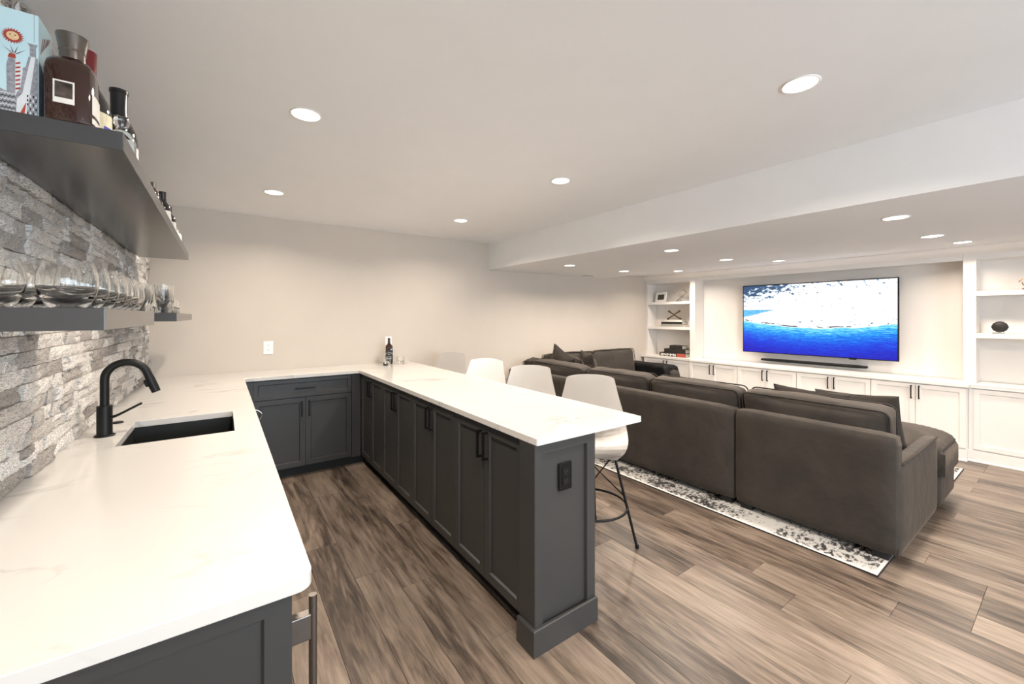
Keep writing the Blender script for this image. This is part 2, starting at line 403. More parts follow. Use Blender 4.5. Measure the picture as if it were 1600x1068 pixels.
def prism(poly, axis, a, b, bm=None):
    """poly in the two other axes (in xyz order), extruded along axis from a to b"""
    bm = bm or bmesh.new()
    def P(p, t):
        q = list(p); q.insert(axis, t); return q
    A = [bm.verts.new(P(p, a)) for p in poly]; B = [bm.verts.new(P(p, b)) for p in poly]
    n = len(poly)
    for i in range(n): bm.faces.new((A[i], A[(i+1) % n], B[(i+1) % n], B[i]))
    bm.faces.new(A[::-1]); bm.faces.new(B)
    return bm

def soft(hx, hy, hz, r, puff=(0, 0, 0), cuts=8, wr=0.0, seed=0, pinch=0.0):
    """rounded, puffed block centred on the origin"""
    bm = bmesh.new(); bmesh.ops.create_cube(bm, size=2.0)
    bmesh.ops.subdivide_edges(bm, edges=bm.edges[:], cuts=cuts, use_grid_fill=True)
    H = (hx, hy, hz); r = min(r, hx, hy, hz)
    for v in bm.verts:
        n_ = v.co.copy()
        p = Vector((n_[i]*H[i] for i in range(3)))
        # concentrate vertices towards the rounding
        core = Vector((max(-(H[i]-r), min(H[i]-r, p[i])) for i in range(3)))
        d = p-core
        if d.length > 1e-9: p = core+d.normalized()*r*min(1.0, max(abs(d[i]) for i in range(3))/r)
        for i in range(3):
            if puff[i]:
                a, c = [j for j in range(3) if j != i]
                w = max(0, 1-abs(n_[a])**2.5)*max(0, 1-abs(n_[c])**2.5)
                p[i] += n_[i]*puff[i]*w
        if pinch:
            a, c = [j for j in range(3) if j != min(range(3), key=lambda q: H[q])]
            for i in (a, c):
                o = c if i == a else a
                p[i] *= 1-pinch*(1-abs(n_[o])**2)
        if wr:
            p += Vector(noise.noise_vector((p+Vector((seed*3.1, seed*1.7, seed)))*7.0))*wr
        v.co = p
    return bm

def xf(bm, loc=(0, 0, 0), rot=(0, 0, 0)):
    from mathutils import Euler
    bmesh.ops.transform(bm, matrix=Matrix.Translation(loc) @ Euler(rot).to_matrix().to_4x4(), verts=bm.verts)
    return bm

# panelled door lying in a plane: axis 'x-' faces -x, 'y-' faces -y, 'x+' faces +x
def shaker(face, pos, a0, a1, z0, z1, th=0.02, rail=0.06, rec=0.011, bev=0.0015):
    """face: '-x','+x','-y'; pos = coordinate of the front plane; a = the other horizontal axis"""
    bm = bmesh.new()
    s = -1 if face[0] == '-' else 1
    ax = 0 if face[1] == 'x' else 1
    lo, hi = (pos, pos-s*th)
    b0, b1 = min(lo, hi), max(lo, hi)
    if ax == 0: add_box(bm, b0, b1, a0, a1, z0, z1)
    else: add_box(bm, a0, a1, b0, b1, z0, z1)
    bm.faces.ensure_lookup_table(); bmesh.ops.recalc_face_normals(bm, faces=bm.faces)
    n = Vector((0, 0, 0)); n[ax] = s
    f = max(bm.faces, key=lambda q: q.normal.dot(n))
    bmesh.ops.inset_region(bm, faces=[f], thickness=rail, depth=0)
    bmesh.ops.inset_region(bm, faces=[f], thickness=0.007, depth=0)
    bmesh.ops.translate(bm, verts=f.verts, vec=-n*rec)
    return bm

def bar_pull(face, pos, a, z0, z1, out=0.030, w=0.010, horizontal=None):
    """flat U-shaped bar pull as one mesh; horizontal=(a0,a1) lays it along a at height z0"""
    s = -1 if face[0] == '-' else 1; ax = 0 if face[1] == 'x' else 1
    def U(l0, l1): return [(pos, l0), (pos+s*out, l0), (pos+s*out, l1), (pos, l1), (pos, l1-w), (pos+s*(out-w), l1-w), (pos+s*(out-w), l0+w), (pos, l0+w)]
    if horizontal:
        p = U(*horizontal)
        if ax == 1: return prism([(l, q) for q, l in p], 2, z0-w/2, z0+w/2)
        return prism(p, 2, z0-w/2, z0+w/2)
    p = U(z0, z1)
    if ax == 0: return prism(p, 1, a-w/2, a+w/2)
    return prism([(q, l) for q, l in p], 0, a-w/2, a+w/2)

def copy_tree(o, parent=None):
    c = o.copy(); COL.objects.link(c)
    if parent is not None: c.parent = parent
    for ch in [x for x in KIDS.get(o.name, [])]: copy_tree(ch, c)
    return c
KIDS = {}
def register(o):
    KIDS[o.name] = [c for c in bpy.data.objects if c.parent == o]
    for c in KIDS[o.name]: register(c)

# ================================================================== SETTING
# ---- floor with single planks
fl = lone('floor', box(-0.12, XR+0.1, YF-0.1, YB+0.1, -0.08, -0.006), M['kick'], (0, 0, 0), kind='structure',
          label='brown oak plank floor running through the bar and lounge', category='floor')
PW, PL = 0.181, 1.22
plank_meshes = {}
def plank_mesh(w, l):
    key = (round(w, 3), round(l, 3))
    if key not in plank_meshes:
        bm = box(-w/2+0.0006, w/2-0.0006, -l/2+0.0006, l/2-0.0006, -0.006, 0.0)
        top = [e for e in bm.edges if all(abs(v.co.z) < 1e-6 for v in e.verts)]
        bmesh.ops.bevel(bm, geom=top, offset=0.0007, segments=1, affect='EDGES')
        me = bm_mesh(bm, 'plank'); me.materials.append(M['wood']); plank_meshes[key] = me
    return plank_meshes[key]
x = 0.0; col = 0
rp = random.Random(21)
while x < XR-0.02:
    w = min(PW, XR-x)
    y = YF-rp.choice((0.12, 0.36, 0.58, 0.80, 1.02))
    while y < YB-0.01:
        y0, y1 = max(y, YF), min(y+PL, YB)
        if y1-y0 > 0.02:
            o = link('plank', plank_mesh(w, y1-y0), None, fl); o.location = (x+w/2, (y0+y1)/2, 0)
        y += PL
    x += PW

# ---- walls
wl = lone('wall_left', box(-0.12, -0.025, YF, YB+0.1, 0, 2.6), M['wall'], (-0.05, 0, 0), kind='structure',
          label='left wall behind the bar, clad in split-face grey stone bricks', category='wall')
lone('wall_back', box(-0.025, XR+0.1, YB, YB+0.1, 0, 2.6), M['wall'], (3, YB, 0), kind='structure', label='plain beige painted wall behind the peninsula and sofa', category='wall')
lone('wall_right', box(XR, XR+0.1, YF, YB, 0, 2.6), M['trim'], (XR, 0, 0), kind='structure', label='white painted wall behind the television built-ins', category='wall')
# wall behind the camera is unseen; its window is added to supply cool light
bm = bmesh.new()
WX0, WX1, WZ0, WZ1 = 0.5, 4.3, 0.75, 2.05
xs_ = [-0.025, WX0, WX1, XR]; zs_ = [0, WZ0, WZ1, 2.6]
def slab_with_holes(bm, xs, zs, holes, y0, y1):
    V = {}
    def v(i, k, s):
        if (i, k, s) not in V: V[(i, k, s)] = bm.verts.new((xs[i], (y0, y1)[s], zs[k]))
        return V[(i, k, s)]
    n, m_ = len(xs)-1, len(zs)-1
    full = lambda i, k: 0 <= i < n and 0 <= k < m_ and (i, k) not in holes
    for i in range(n):
        for k in range(m_):
            if not full(i, k): continue
            for s in (0, 1): bm.faces.new((v(i, k, s), v(i+1, k, s), v(i+1, k+1, s), v(i, k+1, s)))
            if not full(i-1, k): bm.faces.new((v(i, k, 0), v(i, k+1, 0), v(i, k+1, 1), v(i, k, 1)))
            if not full(i+1, k): bm.faces.new((v(i+1, k, 0), v(i+1, k+1, 0), v(i+1, k+1, 1), v(i+1, k, 1)))
            if not full(i, k-1): bm.faces.new((v(i, k, 0), v(i+1, k, 0), v(i+1, k, 1), v(i, k, 1)))
            if not full(i, k+1): bm.faces.new((v(i, k+1, 0), v(i+1, k+1, 0), v(i+1, k+1, 1), v(i, k+1, 1)))
    return bm
slab_with_holes(bm, xs_, zs_, {(1, 1)}, YF-0.12, YF)
lone('wall_front', bm, M['wall'], (3, YF, 0), kind='structure', label='beige wall behind the viewer with a wide window added for cool light', category='wall')
bm = bmesh.new(); slab_with_holes(bm, [WX0, WX0+0.06, WX1-0.06, WX1], [WZ0, WZ0+0.06, WZ1-0.06, WZ1], {(1, 1)}, YF-0.09, YF-0.03)
lone('added_window_1', bm, M['trim'], ((WX0+WX1)/2, YF-0.06, WZ0), kind='structure', label='white framed window added for cool light in the unseen wall behind the viewer', category='window')
pl = bpy.data.lights.new('added_window_portal', 'AREA'); pl.shape = 'RECTANGLE'; pl.size = WX1-WX0-0.1; pl.size_y = WZ1-WZ0-0.1; pl.cycles.is_portal = True
po = bpy.data.objects.new('added_window_portal', pl); COL.objects.link(po); po.location = ((WX0+WX1)/2, YF-0.05, (WZ0+WZ1)/2); po.rotation_euler = (PI/2, 0, 0)

# ---- ceiling: high part, dropped bulkhead, slightly raised strip before the built-ins
ce = lone('ceiling', box(-0.12, XBM+0.02, YF-0.1, YB+0.1, ZC, 2.6), M['ceil'], (1.6, 1, ZC), kind='structure', label='smooth off-white ceiling with a dropped bulkhead over the lounge', category='ceiling')
part('bulkhead', box(XBM, XBE, YF, YB, ZD, 2.6), M['ceil'], ce)
part('ceiling_strip', box(XBE-0.02, XR+0.05, YF, YB, ZT, 2.6), M['ceil'], ce)
lone('baseboard_back', box(2.0, 6.5, YB-0.015, YB, 0, 0.11, 0.003), M['trim'], (4, YB, 0), kind='structure', label='white baseboard along the beige back wall', category='baseboard')

# ---- stone bricks on the left wall (front plane about x = 0)
brick_src = []
rb = random.Random(5)
for k in range(10):
    bm = bmesh.new(); nu, nv = 6, 3
    G = [[None]*(nv+1) for _ in range(nu+1)]
    for i in range(nu+1):
        for j in range(nv+1):
            edge = i in (0, nu) or j in (0, nv)
            G[i][j] = bm.verts.new((rb.uniform(-0.006, 0.004)-(0.004 if edge else 0), i/nu-0.5, j/nv-0.5))
    for i in range(nu):
        for j in range(nv): bm.faces.new((G[i][j], G[i+1][j], G[i+1][j+1], G[i][j+1]))
    rim = [G[i][0] for i in range(nu+1)]+[G[nu][j] for j in range(1, nv+1)]+[G[i][nv] for i in range(nu-1, -1, -1)]+[G[0][j] for j in range(nv-1, 0, -1)]
    back = [bm.verts.new((-0.03, v.co.y, v.co.z)) for v in rim]
    for a in range(len(rim)): bm.faces.new((rim[a], back[a], back[(a+1) % len(rim)], rim[(a+1) % len(rim)]))
    me = bm_mesh(bm, 'brick'); me.materials.append(M['stone']); brick_src.append(me)
bricks = []
z = CT+0.001
ROW = 0.0502
while z < ZC-0.01:
    h = min(ROW, ZC-0.002-z)
    y = -0.6-rb.uniform(0, 0.1); yend = YB-0.004-rb.choice((0, 0, 0.02, 0.035))
    while y < yend-0.01:
        l = rb.choice((0.07, 0.10, 0.10, 0.15, 0.15, 0.20, 0.22, 0.26))
        if yend-(y+l) < 0.05: l = yend-y
        if y+l > -0.5:
            if l < 0.16 and rb.random() < 0.16:
                bricks.append((y, l, z, h/2)); bricks.append((y, l, z+h/2, h/2))
            else: bricks.append((y, l, z, h))
        y += l
    z += ROW
def brick_view(b):
    y, l, z, h = b
    p0, p1 = project(0, y, z+h/2), project(0, y+l, z+h/2)
    if p0 is None or p1 is None: return 0
    uc = (p0[0]+p1[0])/2; vc = (p0[1]+p1[1])/2
    if uc < -15 or vc < -10: return 0
    zc = z+h/2
    if zc > 1.86 and y < 3.9: return 0          # behind what stands on the upper shelf
    if 1.385 < zc < 1.43 and y+l/2 < 2.0: return 0
    return abs(p1[0]-p0[0])*FPX*h/((p0[2]+p1[2])/2)
bricks.sort(key=brick_view, reverse=True)
rb2 = random.Random(11)
for b in bricks[:300]:
    y, l, z, h = b
    o = link('brick', rb2.choice(brick_src), None, wl)
    o.location = (0.05+rb2.uniform(-0.006, 0.008), y+l/2, z+h/2); o.scale = (1, l-0.0025, h-0.0022)
bmr = bmesh.new(); tone = bmr.verts.layers.float.new('tone')
for b in bricks[300:]:
    y, l, z, h = b; src = rb2.choice(brick_src); t = rb2.random(); dx = rb2.uniform(-0.006, 0.008)
    vs = []
    for v in src.vertices:
        nv_ = bmr.verts.new((v.co.x+dx, y+l/2+v.co.y*(l-0.0025), z+h/2+v.co.z*(h-0.0022))); nv_[tone] = t; vs.append(nv_)
    for p in src.polygons: bmr.faces.new([vs[i] for i in p.vertices])
part('stone_cladding', bmr, M['stone'], wl, kind='stuff')

# ================================================================== BAR: cabinets
XLc = 0.645; XPI = 1.5666; XPO = 2.258; YNEAR = 0.892; YPEN = 1.3257; YBK = 4.035
DT, DB = 0.872, 0.096    # door top and bottom

# worktop: one U-shaped slab with the sink cut out
bm = bmesh.new()
SX0, SX1, SY0, SY1 = 0.150, 0.541, 2.215, 2.684
xs = [-0.023, SX0, SX1, XLc, XPI, XPO]; ys = [YNEAR, YPEN, SY0, SY1, YBK, YB-0.002]
def ct_full(i, j):
    if i in (0, 1, 2): return not (i == 1 and j == 2)
    if i == 3: return j == 4
    if i == 4: return j >= 1
    return False
V = {}
def cv(i, j, s):
    if (i, j, s) not in V: V[(i, j, s)] = bm.verts.new((xs[i], ys[j], CT if s else CT-0.03))
    return V[(i, j, s)]
vert_e = []
inb = lambda i, j: 0 <= i < 5 and 0 <= j < 5 and ct_full(i, j)
for i in range(5):
    for j in range(5):
        if not inb(i, j): continue
        for s in (0, 1): bm.faces.new((cv(i, j, s), cv(i+1, j, s), cv(i+1, j+1, s), cv(i, j+1, s)))
        for (di, dj, a, c) in ((-1, 0, (i, j), (i, j+1)), (1, 0, (i+1, j), (i+1, j+1)), (0, -1, (i, j), (i+1, j)), (0, 1, (i, j+1), (i+1, j+1))):
            if not inb(i+di, j+dj): bm.faces.new((cv(*a, 0), cv(*c, 0), cv(*c, 1), cv(*a, 1)))
bmesh.ops.recalc_face_normals(bm, faces=bm.faces)
def ve(i, j): return bm.edges.get((V[(i, j, 0)], V[(i, j, 1)]))
bmesh.ops.bevel(bm, geom=[ve(3, 0)], offset=0.030, segments=6, affect='EDGES', profile=0.5)
e2 = [e for e in bm.edges if len(e.verts) == 2 and abs(e.verts[0].co.z-e.verts[1].co.z) > 0.01 and any(abs(e.verts[0].co.x-X) < 1e-4 and abs(e.verts[0].co.y-YPEN) < 1e-4 for X in (XPI, XPO))]
bmesh.ops.bevel(bm, geom=e2, offset=0.006, segments=3, affect='EDGES', profile=0.5)
bmesh.ops.dissolve_limit(bm, angle_limit=0.01, verts=bm.verts, edges=bm.edges)
be = [e for e in bm.edges if len(e.link_faces) == 2 and e.calc_face_angle(0) > 1.2 and abs(e.verts[0].co.z-e.verts[1].co.z) < 1e-5]
bmesh.ops.bevel(bm, geom=be, offset=0.0018, segments=2, affect='EDGES', profile=0.5)
lone('bar_countertop', bm, M['quartz'], (1.0, 2.5, CT), label='white veined quartz countertop wrapping the bar in a U shape', category='countertop')

def cabinet(name, label, loc, group): return thing(name, label, 'cabinet', loc, group)
GB = 'charcoal bar base cabinets'

# near end of the left run: beverage fridge with an end panel
t = thing('beverage_fridge', 'built-in beverage fridge with steel bar handle under the near counter end', 'fridge', (0.32, 1.24, 0))
part('body', box(0.02, 0.575, 0.955, 1.545, 0.10, 0.875), M['blackplastic'], t)
d_ = part('door', box(0.578, 0.612, 0.957, 1.543, 0.105, 0.872, 0.003), M['steel'], t)
bm = tube([(0.661, 1.000, 0.18), (0.661, 1.000, 0.806)], 0.0085, 16); part('handle', bm, M['darksteel'], d_, smooth=True, angle=0.6)
for zz in (0.715, 0.22): part('handle_bracket', box(0.610, 0.656, 0.988, 1.012, zz, zz+0.055, 0.002), M['darksteel'], d_)
part('toe_kick', box(0.02, 0.54, 0.955, 1.545, 0.0, 0.098), M['kick'], t)
t = cabinet('cabinet_end_panel', 'charcoal panelled end of the left counter run nearest the viewer', (0.31, 0.94, 0), None)
part('panel', shaker('-y', 0.930, 0.004, 0.611, 0.0, 0.882, th=0.022, rail=0.068), M['cab'], t)

def door_pair(t, face, pos, a0, a1, z0, z1, mt, hz0, hz1, hm, rail=0.06, gap=0.003, hoff=0.030):
    mid = (a0+a1)/2
    for s in (0, 1):
        lo, hi = (a0+gap/2, mid-gap/2) if s == 0 else (mid+gap/2, a1-gap/2)
        d = part('door', shaker(face, pos, lo, hi, z0, z1, rail=rail), mt, t)
        part('handle', bar_pull(face, pos, mid+(-hoff if s == 0 else hoff), hz0, hz1), hm, d)

ly = [1.55, 2.06, 2.84, 3.42, 4.03]
lab = ['charcoal base cabinet beside the beverage fridge', 'charcoal sink base cabinet below the black sink', 'charcoal base cabinet past the sink on the left run', 'charcoal corner base cabinet at the far end of the left run']
for i in range(4):
    t = cabinet('base_cabinet', lab[i], (0.3, (ly[i]+ly[i+1])/2, 0), GB)
    bz = 0.66 if i == 1 else 0.882
    part('carcass', box(0.02, 0.588, ly[i]+0.001, ly[i+1]-0.001, 0.10, bz), M['cab'], t)
    part('toe_kick', box(0.02, 0.54, ly[i], ly[i+1], 0.0, 0.10), M['kick'], t)
    if i < 3: door_pair(t, '+x', 0.610, ly[i], ly[i+1], DB, DT, M['cab'], 0.69, 0.83, M['black'])
    else: part('filler', box(0.588, 0.610, ly[i]+0.001, ly[i+1]-0.001, DB, DT), M['cab'], t)
    if i == 2:
        ring = [(0.612+0.098*math.sin(a), 3.16, 0.775-0.050*math.cos(a)) for a in [PI*k/16 for k in range(17)]]
        part('towel_loop', tube(ring, 0.0035, 10), M['chrome'], t, smooth=True)

# back run
yd = 4.055
t = cabinet('drawer_cabinet', 'charcoal cabinet with one drawer over two doors below the outlet', (1.1, yd, 0), GB)
part('carcass', box(0.64, 1.56, yd+0.021, YB-0.004, 0.10, 0.882), M['cab'], t)
part('toe_kick', box(0.61, 1.64, yd+0.07, YB-0.01, 0.0, 0.098), M['kick'], t)
part('filler', box(0.612, 0.707, yd+0.004, yd+0.020, DB, DT), M['cab'], t)
part('filler', box(1.504, 1.585, yd+0.002, yd+0.020, DB-0.01, DT), M['cab'], t)
d_ = part('drawer', shaker('-y', yd, 0.709, 1.500, 0.713, DT, rail=0.045), M['cab'], t)
part('handle', bar_pull('-y', yd, 0, 0.788, 0, horizontal=(1.025, 1.185)), M['black'], d_)
door_pair(t, '-y', yd, 0.709, 1.500, DB, 0.706, M['cab'], 0.540, 0.672, M['black'])

# peninsula
XD = 1.586
py = [1.452, 2.104, 2.756, 3.404, 4.040]
lab = ['charcoal two-door peninsula cabinet nearest the outlet end', 'charcoal two-door peninsula cabinet second from the outlet end', 'charcoal two-door peninsula cabinet third from the outlet end', 'charcoal two-door peninsula cabinet in the inner corner']
for i in range(4):
    t = cabinet('peninsula_cabinet', lab[i], (1.75, (py[i]+py[i+1])/2, 0), GB)
    part('carcass', box(XD+0.021, 1.915, py[i]+0.0005, py[i+1]-0.0005, 0.10, 0.882), M['cab'], t)
    part('toe_kick', box(XD+0.06, 1.91, py[i], py[i+1], 0.0, 0.098), M['kick'], t)
    door_pair(t, '-x', XD, py[i], py[i+1], DB, DT, M['cab'], 0.705, 0.845, M['black'], rail=0.062, hoff=0.028)
t = thing('peninsula_end', 'charcoal panelled end post of the peninsula with stepped base and black outlet', 'cabinet', (1.75, 1.39, 0))
part('post', box(XD-0.018, XD+0.02, 1.3435, 1.450, 0.0, 0.882, 0.002), M['cab'], t)
part('end_panel', shaker('-y', 1.3425, XD-0.016, 1.922, 0.0, 0.882, th=0.020, rail=0.060, rec=0.016), M['cab'], t)
bm = prism([(XD-0.034, 1.328), (1.935, 1.328), (1.935, 1.3422), (XD-0.0185, 1.3422), (XD-0.0185, 1.452), (XD-0.034, 1.452)], 2, 0.0, 0.112)
bmesh.ops.bevel(bm, geom=[e for e in bm.edges if all(v.co.z > 0.1 for v in e.verts)], offset=0.004, segments=1, affect='EDGES')
part('plinth', bm, M['cab'], t)
t = thing('peninsula_back_panel', 'charcoal back panel of the peninsula behind the bar stools', 'panel', (1.93, 2.9, 0))
part('panel', box(1.923, 1.934, 1.345, 4.54, 0.0, 0.882), M['cab'], t)
# black outlet on the end panel
def outlet(name, label, face, c, w, h, pm, sm, fm):
    t = thing(name, label, 'outlet', c)
    # faces -y
    x, y, z = c
    part('cover_plate', box(x-w/2, x+w/2, y-0.006, y, z-h/2, z+h/2, 0.002), pm, t)
    for s in (-1, 1):
        f = part('receptacle', box(x-w*0.24, x+w*0.24, y-0.009, y-0.0055, z+s*h*0.17-h*0.13, z+s*h*0.17+h*0.13, 0.0012), fm, t)
        for q in (-1, 1): part('slot', box(x+q*w*0.09-0.0012, x+q*w*0.09+0.0012, y-0.0096, y-0.0085, z+s*h*0.17-0.002, z+s*h*0.17+0.008), sm, f)
        part('slot', box(x-0.002, x+0.002, y-0.0096, y-0.0085, z+s*h*0.17-0.011, z+s*h*0.17-0.006), sm, f)
    return t
outlet('power_outlet', 'black power outlet on the charcoal peninsula end panel', '-y', (1.748, 1.3525, 0.713), 0.076, 0.122, M['blackplastic'], M['slot'], M['black'])
outlet('power_outlet', 'white power outlet alone on the beige wall', '-y', (0.856, YB, 1.129), 0.080, 0.124, M['outlet'], M['slot'], M['outlet'])
outlet('power_outlet', 'white power outlet behind the whiskey bottle', '-y', (2.020, YB, 1.146), 0.074, 0.116, M['outlet'], M['slot'], M['outlet'])

# ---- sink and faucet
t = thing('sink', 'black undermount bar sink set in the white counter', 'sink', ((SX0+SX1)/2, (SY0+SY1)/2, 0.70))
bm = bmesh.new()
zt_, zb_ = CT-0.0305, 0.70
o_ = 0.012
def ringv(x0, x1, y0, y1, z): return [bm.verts.new(p) for p in ((x0, y0, z), (x1, y0, z), (x1, y1, z), (x0, y1, z))]
A = ringv(SX0-0.02, SX1+0.02, SY0-0.02, SY1+0.02, zt_); B = ringv(SX0-0.003, SX1+0.003, SY0-0.003, SY1+0.003, zt_)
C = ringv(SX0+0.005, SX1-0.005, SY0+0.005, SY1-0.005, zb_)
D = ringv(SX0-0.02, SX1+0.02, SY0-0.02, SY1+0.02, zb_-0.012)
for P_, Q_ in ((A, B), (B, C), (A, D)):
    for i in range(4): bm.faces.new((P_[i], P_[(i+1) % 4], Q_[(i+1) % 4], Q_[i]))
bm.faces.new(C); bm.faces.new(D)
part('basin', bm, M['sink'], t)
part('drain', lathe([(0, 0.004), (0.03, 0.003), (0.042, 0.002), (0.043, 0.0)], ((SX0+SX1)/2, (SY0+SY1)/2, zb_+0.0005), 24), M['black'], t, smooth=True)
t = thing('faucet', 'matte black gooseneck bar faucet beside the sink', 'faucet', (0.084, 2.440, CT))
fx, fy = 0.084, 2.440
part('base_ring', lathe([(0, 0), (0.034, 0), (0.034, 0.005), (0.031, 0.007), (0, 0.007)], (fx, fy, CT), 32), M['black'], t, smooth=True, angle=0.6)
part('body', lathe([(0, 0.007), (0.0255, 0.007), (0.0255, 0.128), (0.024, 0.130), (0, 0.130)], (fx, fy, CT), 32), M['black'], t, smooth=True, angle=0.6)
R_ = 0.070
path = [(fx, fy, CT+0.125), (fx, fy, CT+0.16), (fx, fy, CT+0.20), (fx, fy, CT+0.235)]
for k in range(1, 15):
    a = PI-(PI*0.925)*k/14
    path.append((fx+R_+R_*math.cos(a), fy, CT+0.242+R_*math.sin(a)))
p1 = Vector(path[-1]); dr = (p1-Vector(path[-2])).normalized()
path.append(tuple(p1+dr*0.02))
sp_ = part('spout', tube(path, 0.0155, 20), M['black'], t, smooth=True, angle=0.8)
q = p1+dr*0.015
hd = part('spray_head', tube([q, q+dr*0.012, q+dr*0.05, q+dr*0.075], [0.0165, 0.0172, 0.0172, 0.0165], 20), M['black'], t, smooth=True, angle=0.7)
bmn = box(-0.006, 0.006, -0.008, 0.008, -0.016, 0.016, 0.003); ang = math.atan2(dr.x, dr.z)
xf(bmn, tuple(q+dr*0.030+Vector((-0.019, 0, -0.003))), (0, ang, 0)); part('button', bmn, M['blackplastic'], hd)
lv = tube([(fx+0.02, fy-0.012, CT+0.078), (fx+0.045, fy-0.022, CT+0.088), (fx+0.125, fy-0.055, CT+0.135)], [0.007, 0.0052, 0.0046], 14)
part('lever', lv, M['black'], t, smooth=True, angle=0.7)
lone('counter_button', lathe([(0, 0), (0.021, 0), (0.021, 0.004), (0.017, 0.007), (0, 0.007)], (0.086, 2.70, CT+0.0003), 28), M['black'], (0.086, 2.70, CT), smooth=True, angle=0.6,
     label='small round black counter button behind the faucet', category='button')

# ---- floating shelves
SXF = 0.29
lone('floating_shelf', box(0.012, SXF, 1.425, 3.895, 1.850, 1.897, 0.0015), M['shelfpaint'], (0.15, 2.6, 1.85), label='long charcoal upper shelf holding liquor bottles', category='shelf', group='charcoal floating shelves')
lone('floating_shelf', box(0.012, SXF, 1.223, 2.005, 1.396, 1.444, 0.0015), M['shelfpaint'], (0.15, 1.6, 1.396), label='charcoal lower shelf lined with stemless wine glasses', category='shelf', group='charcoal floating shelves')
lone('floating_shelf', box(0.012, SXF, 2.914, 4.300, 1.400, 1.447, 0.0015), M['shelfpaint'], (0.15, 3.6, 1.40), label='charcoal far lower shelf holding tall tumblers', category='shelf', group='charcoal floating shelves')

# ---- glasses
def glass_prof(outer, th, base):
    inner = [(max(r-th, 0.002), z) for r, z in outer if z > base]
    return [(0, 0)]+outer+inner[::-1]+[(0, base)]
wine = glass_prof([(0.026, 0.0), (0.033, 0.005), (0.044, 0.028), (0.0485, 0.050), (0.047, 0.072), (0.0425, 0.092), (0.0395, 0.102)], 0.0016, 0.006)
tall = glass_prof([(0.030, 0.0), (0.031, 0.003), (0.0335, 0.08), (0.037, 0.158)], 0.002, 0.016)
rock = glass_prof([(0.036, 0.0), (0.038, 0.003), (0.040, 0.04), (0.041, 0.086)], 0.0024, 0.014)
def glass_me(prof, nm):
    me = bm_mesh(lathe(prof, n=28), nm, True, 0.9); me.materials.append(M['thinglass']); return me
gm, tm, rm = glass_me(wine, 'wine_glass'), glass_me(tall, 'highball_glass'), glass_me(rock, 'rocks_glass')
rg = random.Random(3)
ORD = ['first', 'second', 'third', 'fourth', 'fifth', 'sixth', 'seventh', 'eighth']
for row, xx in enumerate((0.222, 0.112)):
    for k in range(7):
        yy = 1.285+0.1085*k+rg.uniform(-0.004, 0.004)
        if yy > 1.95: continue
        o = link('wine_glass', gm, None, None, label='clear stemless wine glass, %s from the near end of the %s row' % (ORD[k], ('front', 'wall-side')[row]), category='glass', group='stemless wine glasses on the near lower shelf')
        o.location = (xx+rg.uniform(-0.004, 0.004), yy, 1.4445); o.rotation_euler = (0, 0, rg.uniform(0, 6))
for row, xx in enumerate((0.225, 0.13)):
    for k, yy in enumerate((2.99, 3.09, 3.19)):
        o = link('highball_glass', tm, None, None, label='tall clear tumbler on the far lower shelf, %s in the %s row' % (ORD[k], ('front', 'wall-side')[row]), category='glass', group='tall tumblers on the far lower shelf')
        o.location = (xx, yy, 1.4475)
for row, xx in enumerate((0.215, 0.115)):
    for k, yy in enumerate((3.32, 3.43, 3.54, 3.65)):
        o = link('rocks_glass', rm, None, None, label='short clear tumbler on the far lower shelf, %s in the %s row' % (ORD[k], ('front', 'wall-side')[row]), category='glass', group='short tumblers on the far lower shelf')
        o.location = (xx, yy, 1.4475)

# ---- bottles on the upper shelf
SZ = 1.8975
def bottle(name, label, c, prof, m, cap, capm, labels=(), power=None, n=28, group=None, rotz=0.0):
    t = thing(name, label, 'bottle', c, group)
    b_ = part('body', lathe(prof, c, n, power=power), m, t, smooth=True, angle=0.7)
    part('cap', lathe(cap, c, 24), capm, t, smooth=True, angle=0.6)
    for nm, a0, a1, r, z0, z1, lm in labels:    # curved label sheet hugging the glass
        bm = bmesh.new(); k = 10; rows = []
        for zz in (z0, z1):
            ro, ri = [], []
            for i in range(k+1):
                a = a0+(a1-a0)*i/k; ca, sa = math.cos(a), math.sin(a)
                f = 1.0 if not power else (abs(ca)**power+abs(sa)**power)**(-1.0/power)
                ro.append(bm.verts.new((c[0]+(r*f+0.0012)*ca, c[1]+(r*f+0.0012)*sa, c[2]+zz))); ri.append(bm.verts.new((c[0]+(r*f+0.0002)*ca, c[1]+(r*f+0.0002)*sa, c[2]+zz)))
            rows.append((ro, ri))
        (o0, i0), (o1, i1) = rows
        for i in range(k):
            bm.faces.new((o0[i], o0[i+1], o1[i+1], o1[i])); bm.faces.new((i0[i], i1[i], i1[i+1], i0[i+1]))
            bm.faces.new((o0[i], i0[i], i0[i+1], o0[i+1])); bm.faces.new((o1[i], o1[i+1], i1[i+1], i1[i]))
        bm.faces.new((o0[0], o1[0], i1[0], i0[0])); bm.faces.new((o0[k], i0[k], i1[k], o1[k]))
        part(nm, bm, lm, t, smooth=False)
    t.rotation_euler = (0, 0, rotz)
    return t
D2R = PI/180
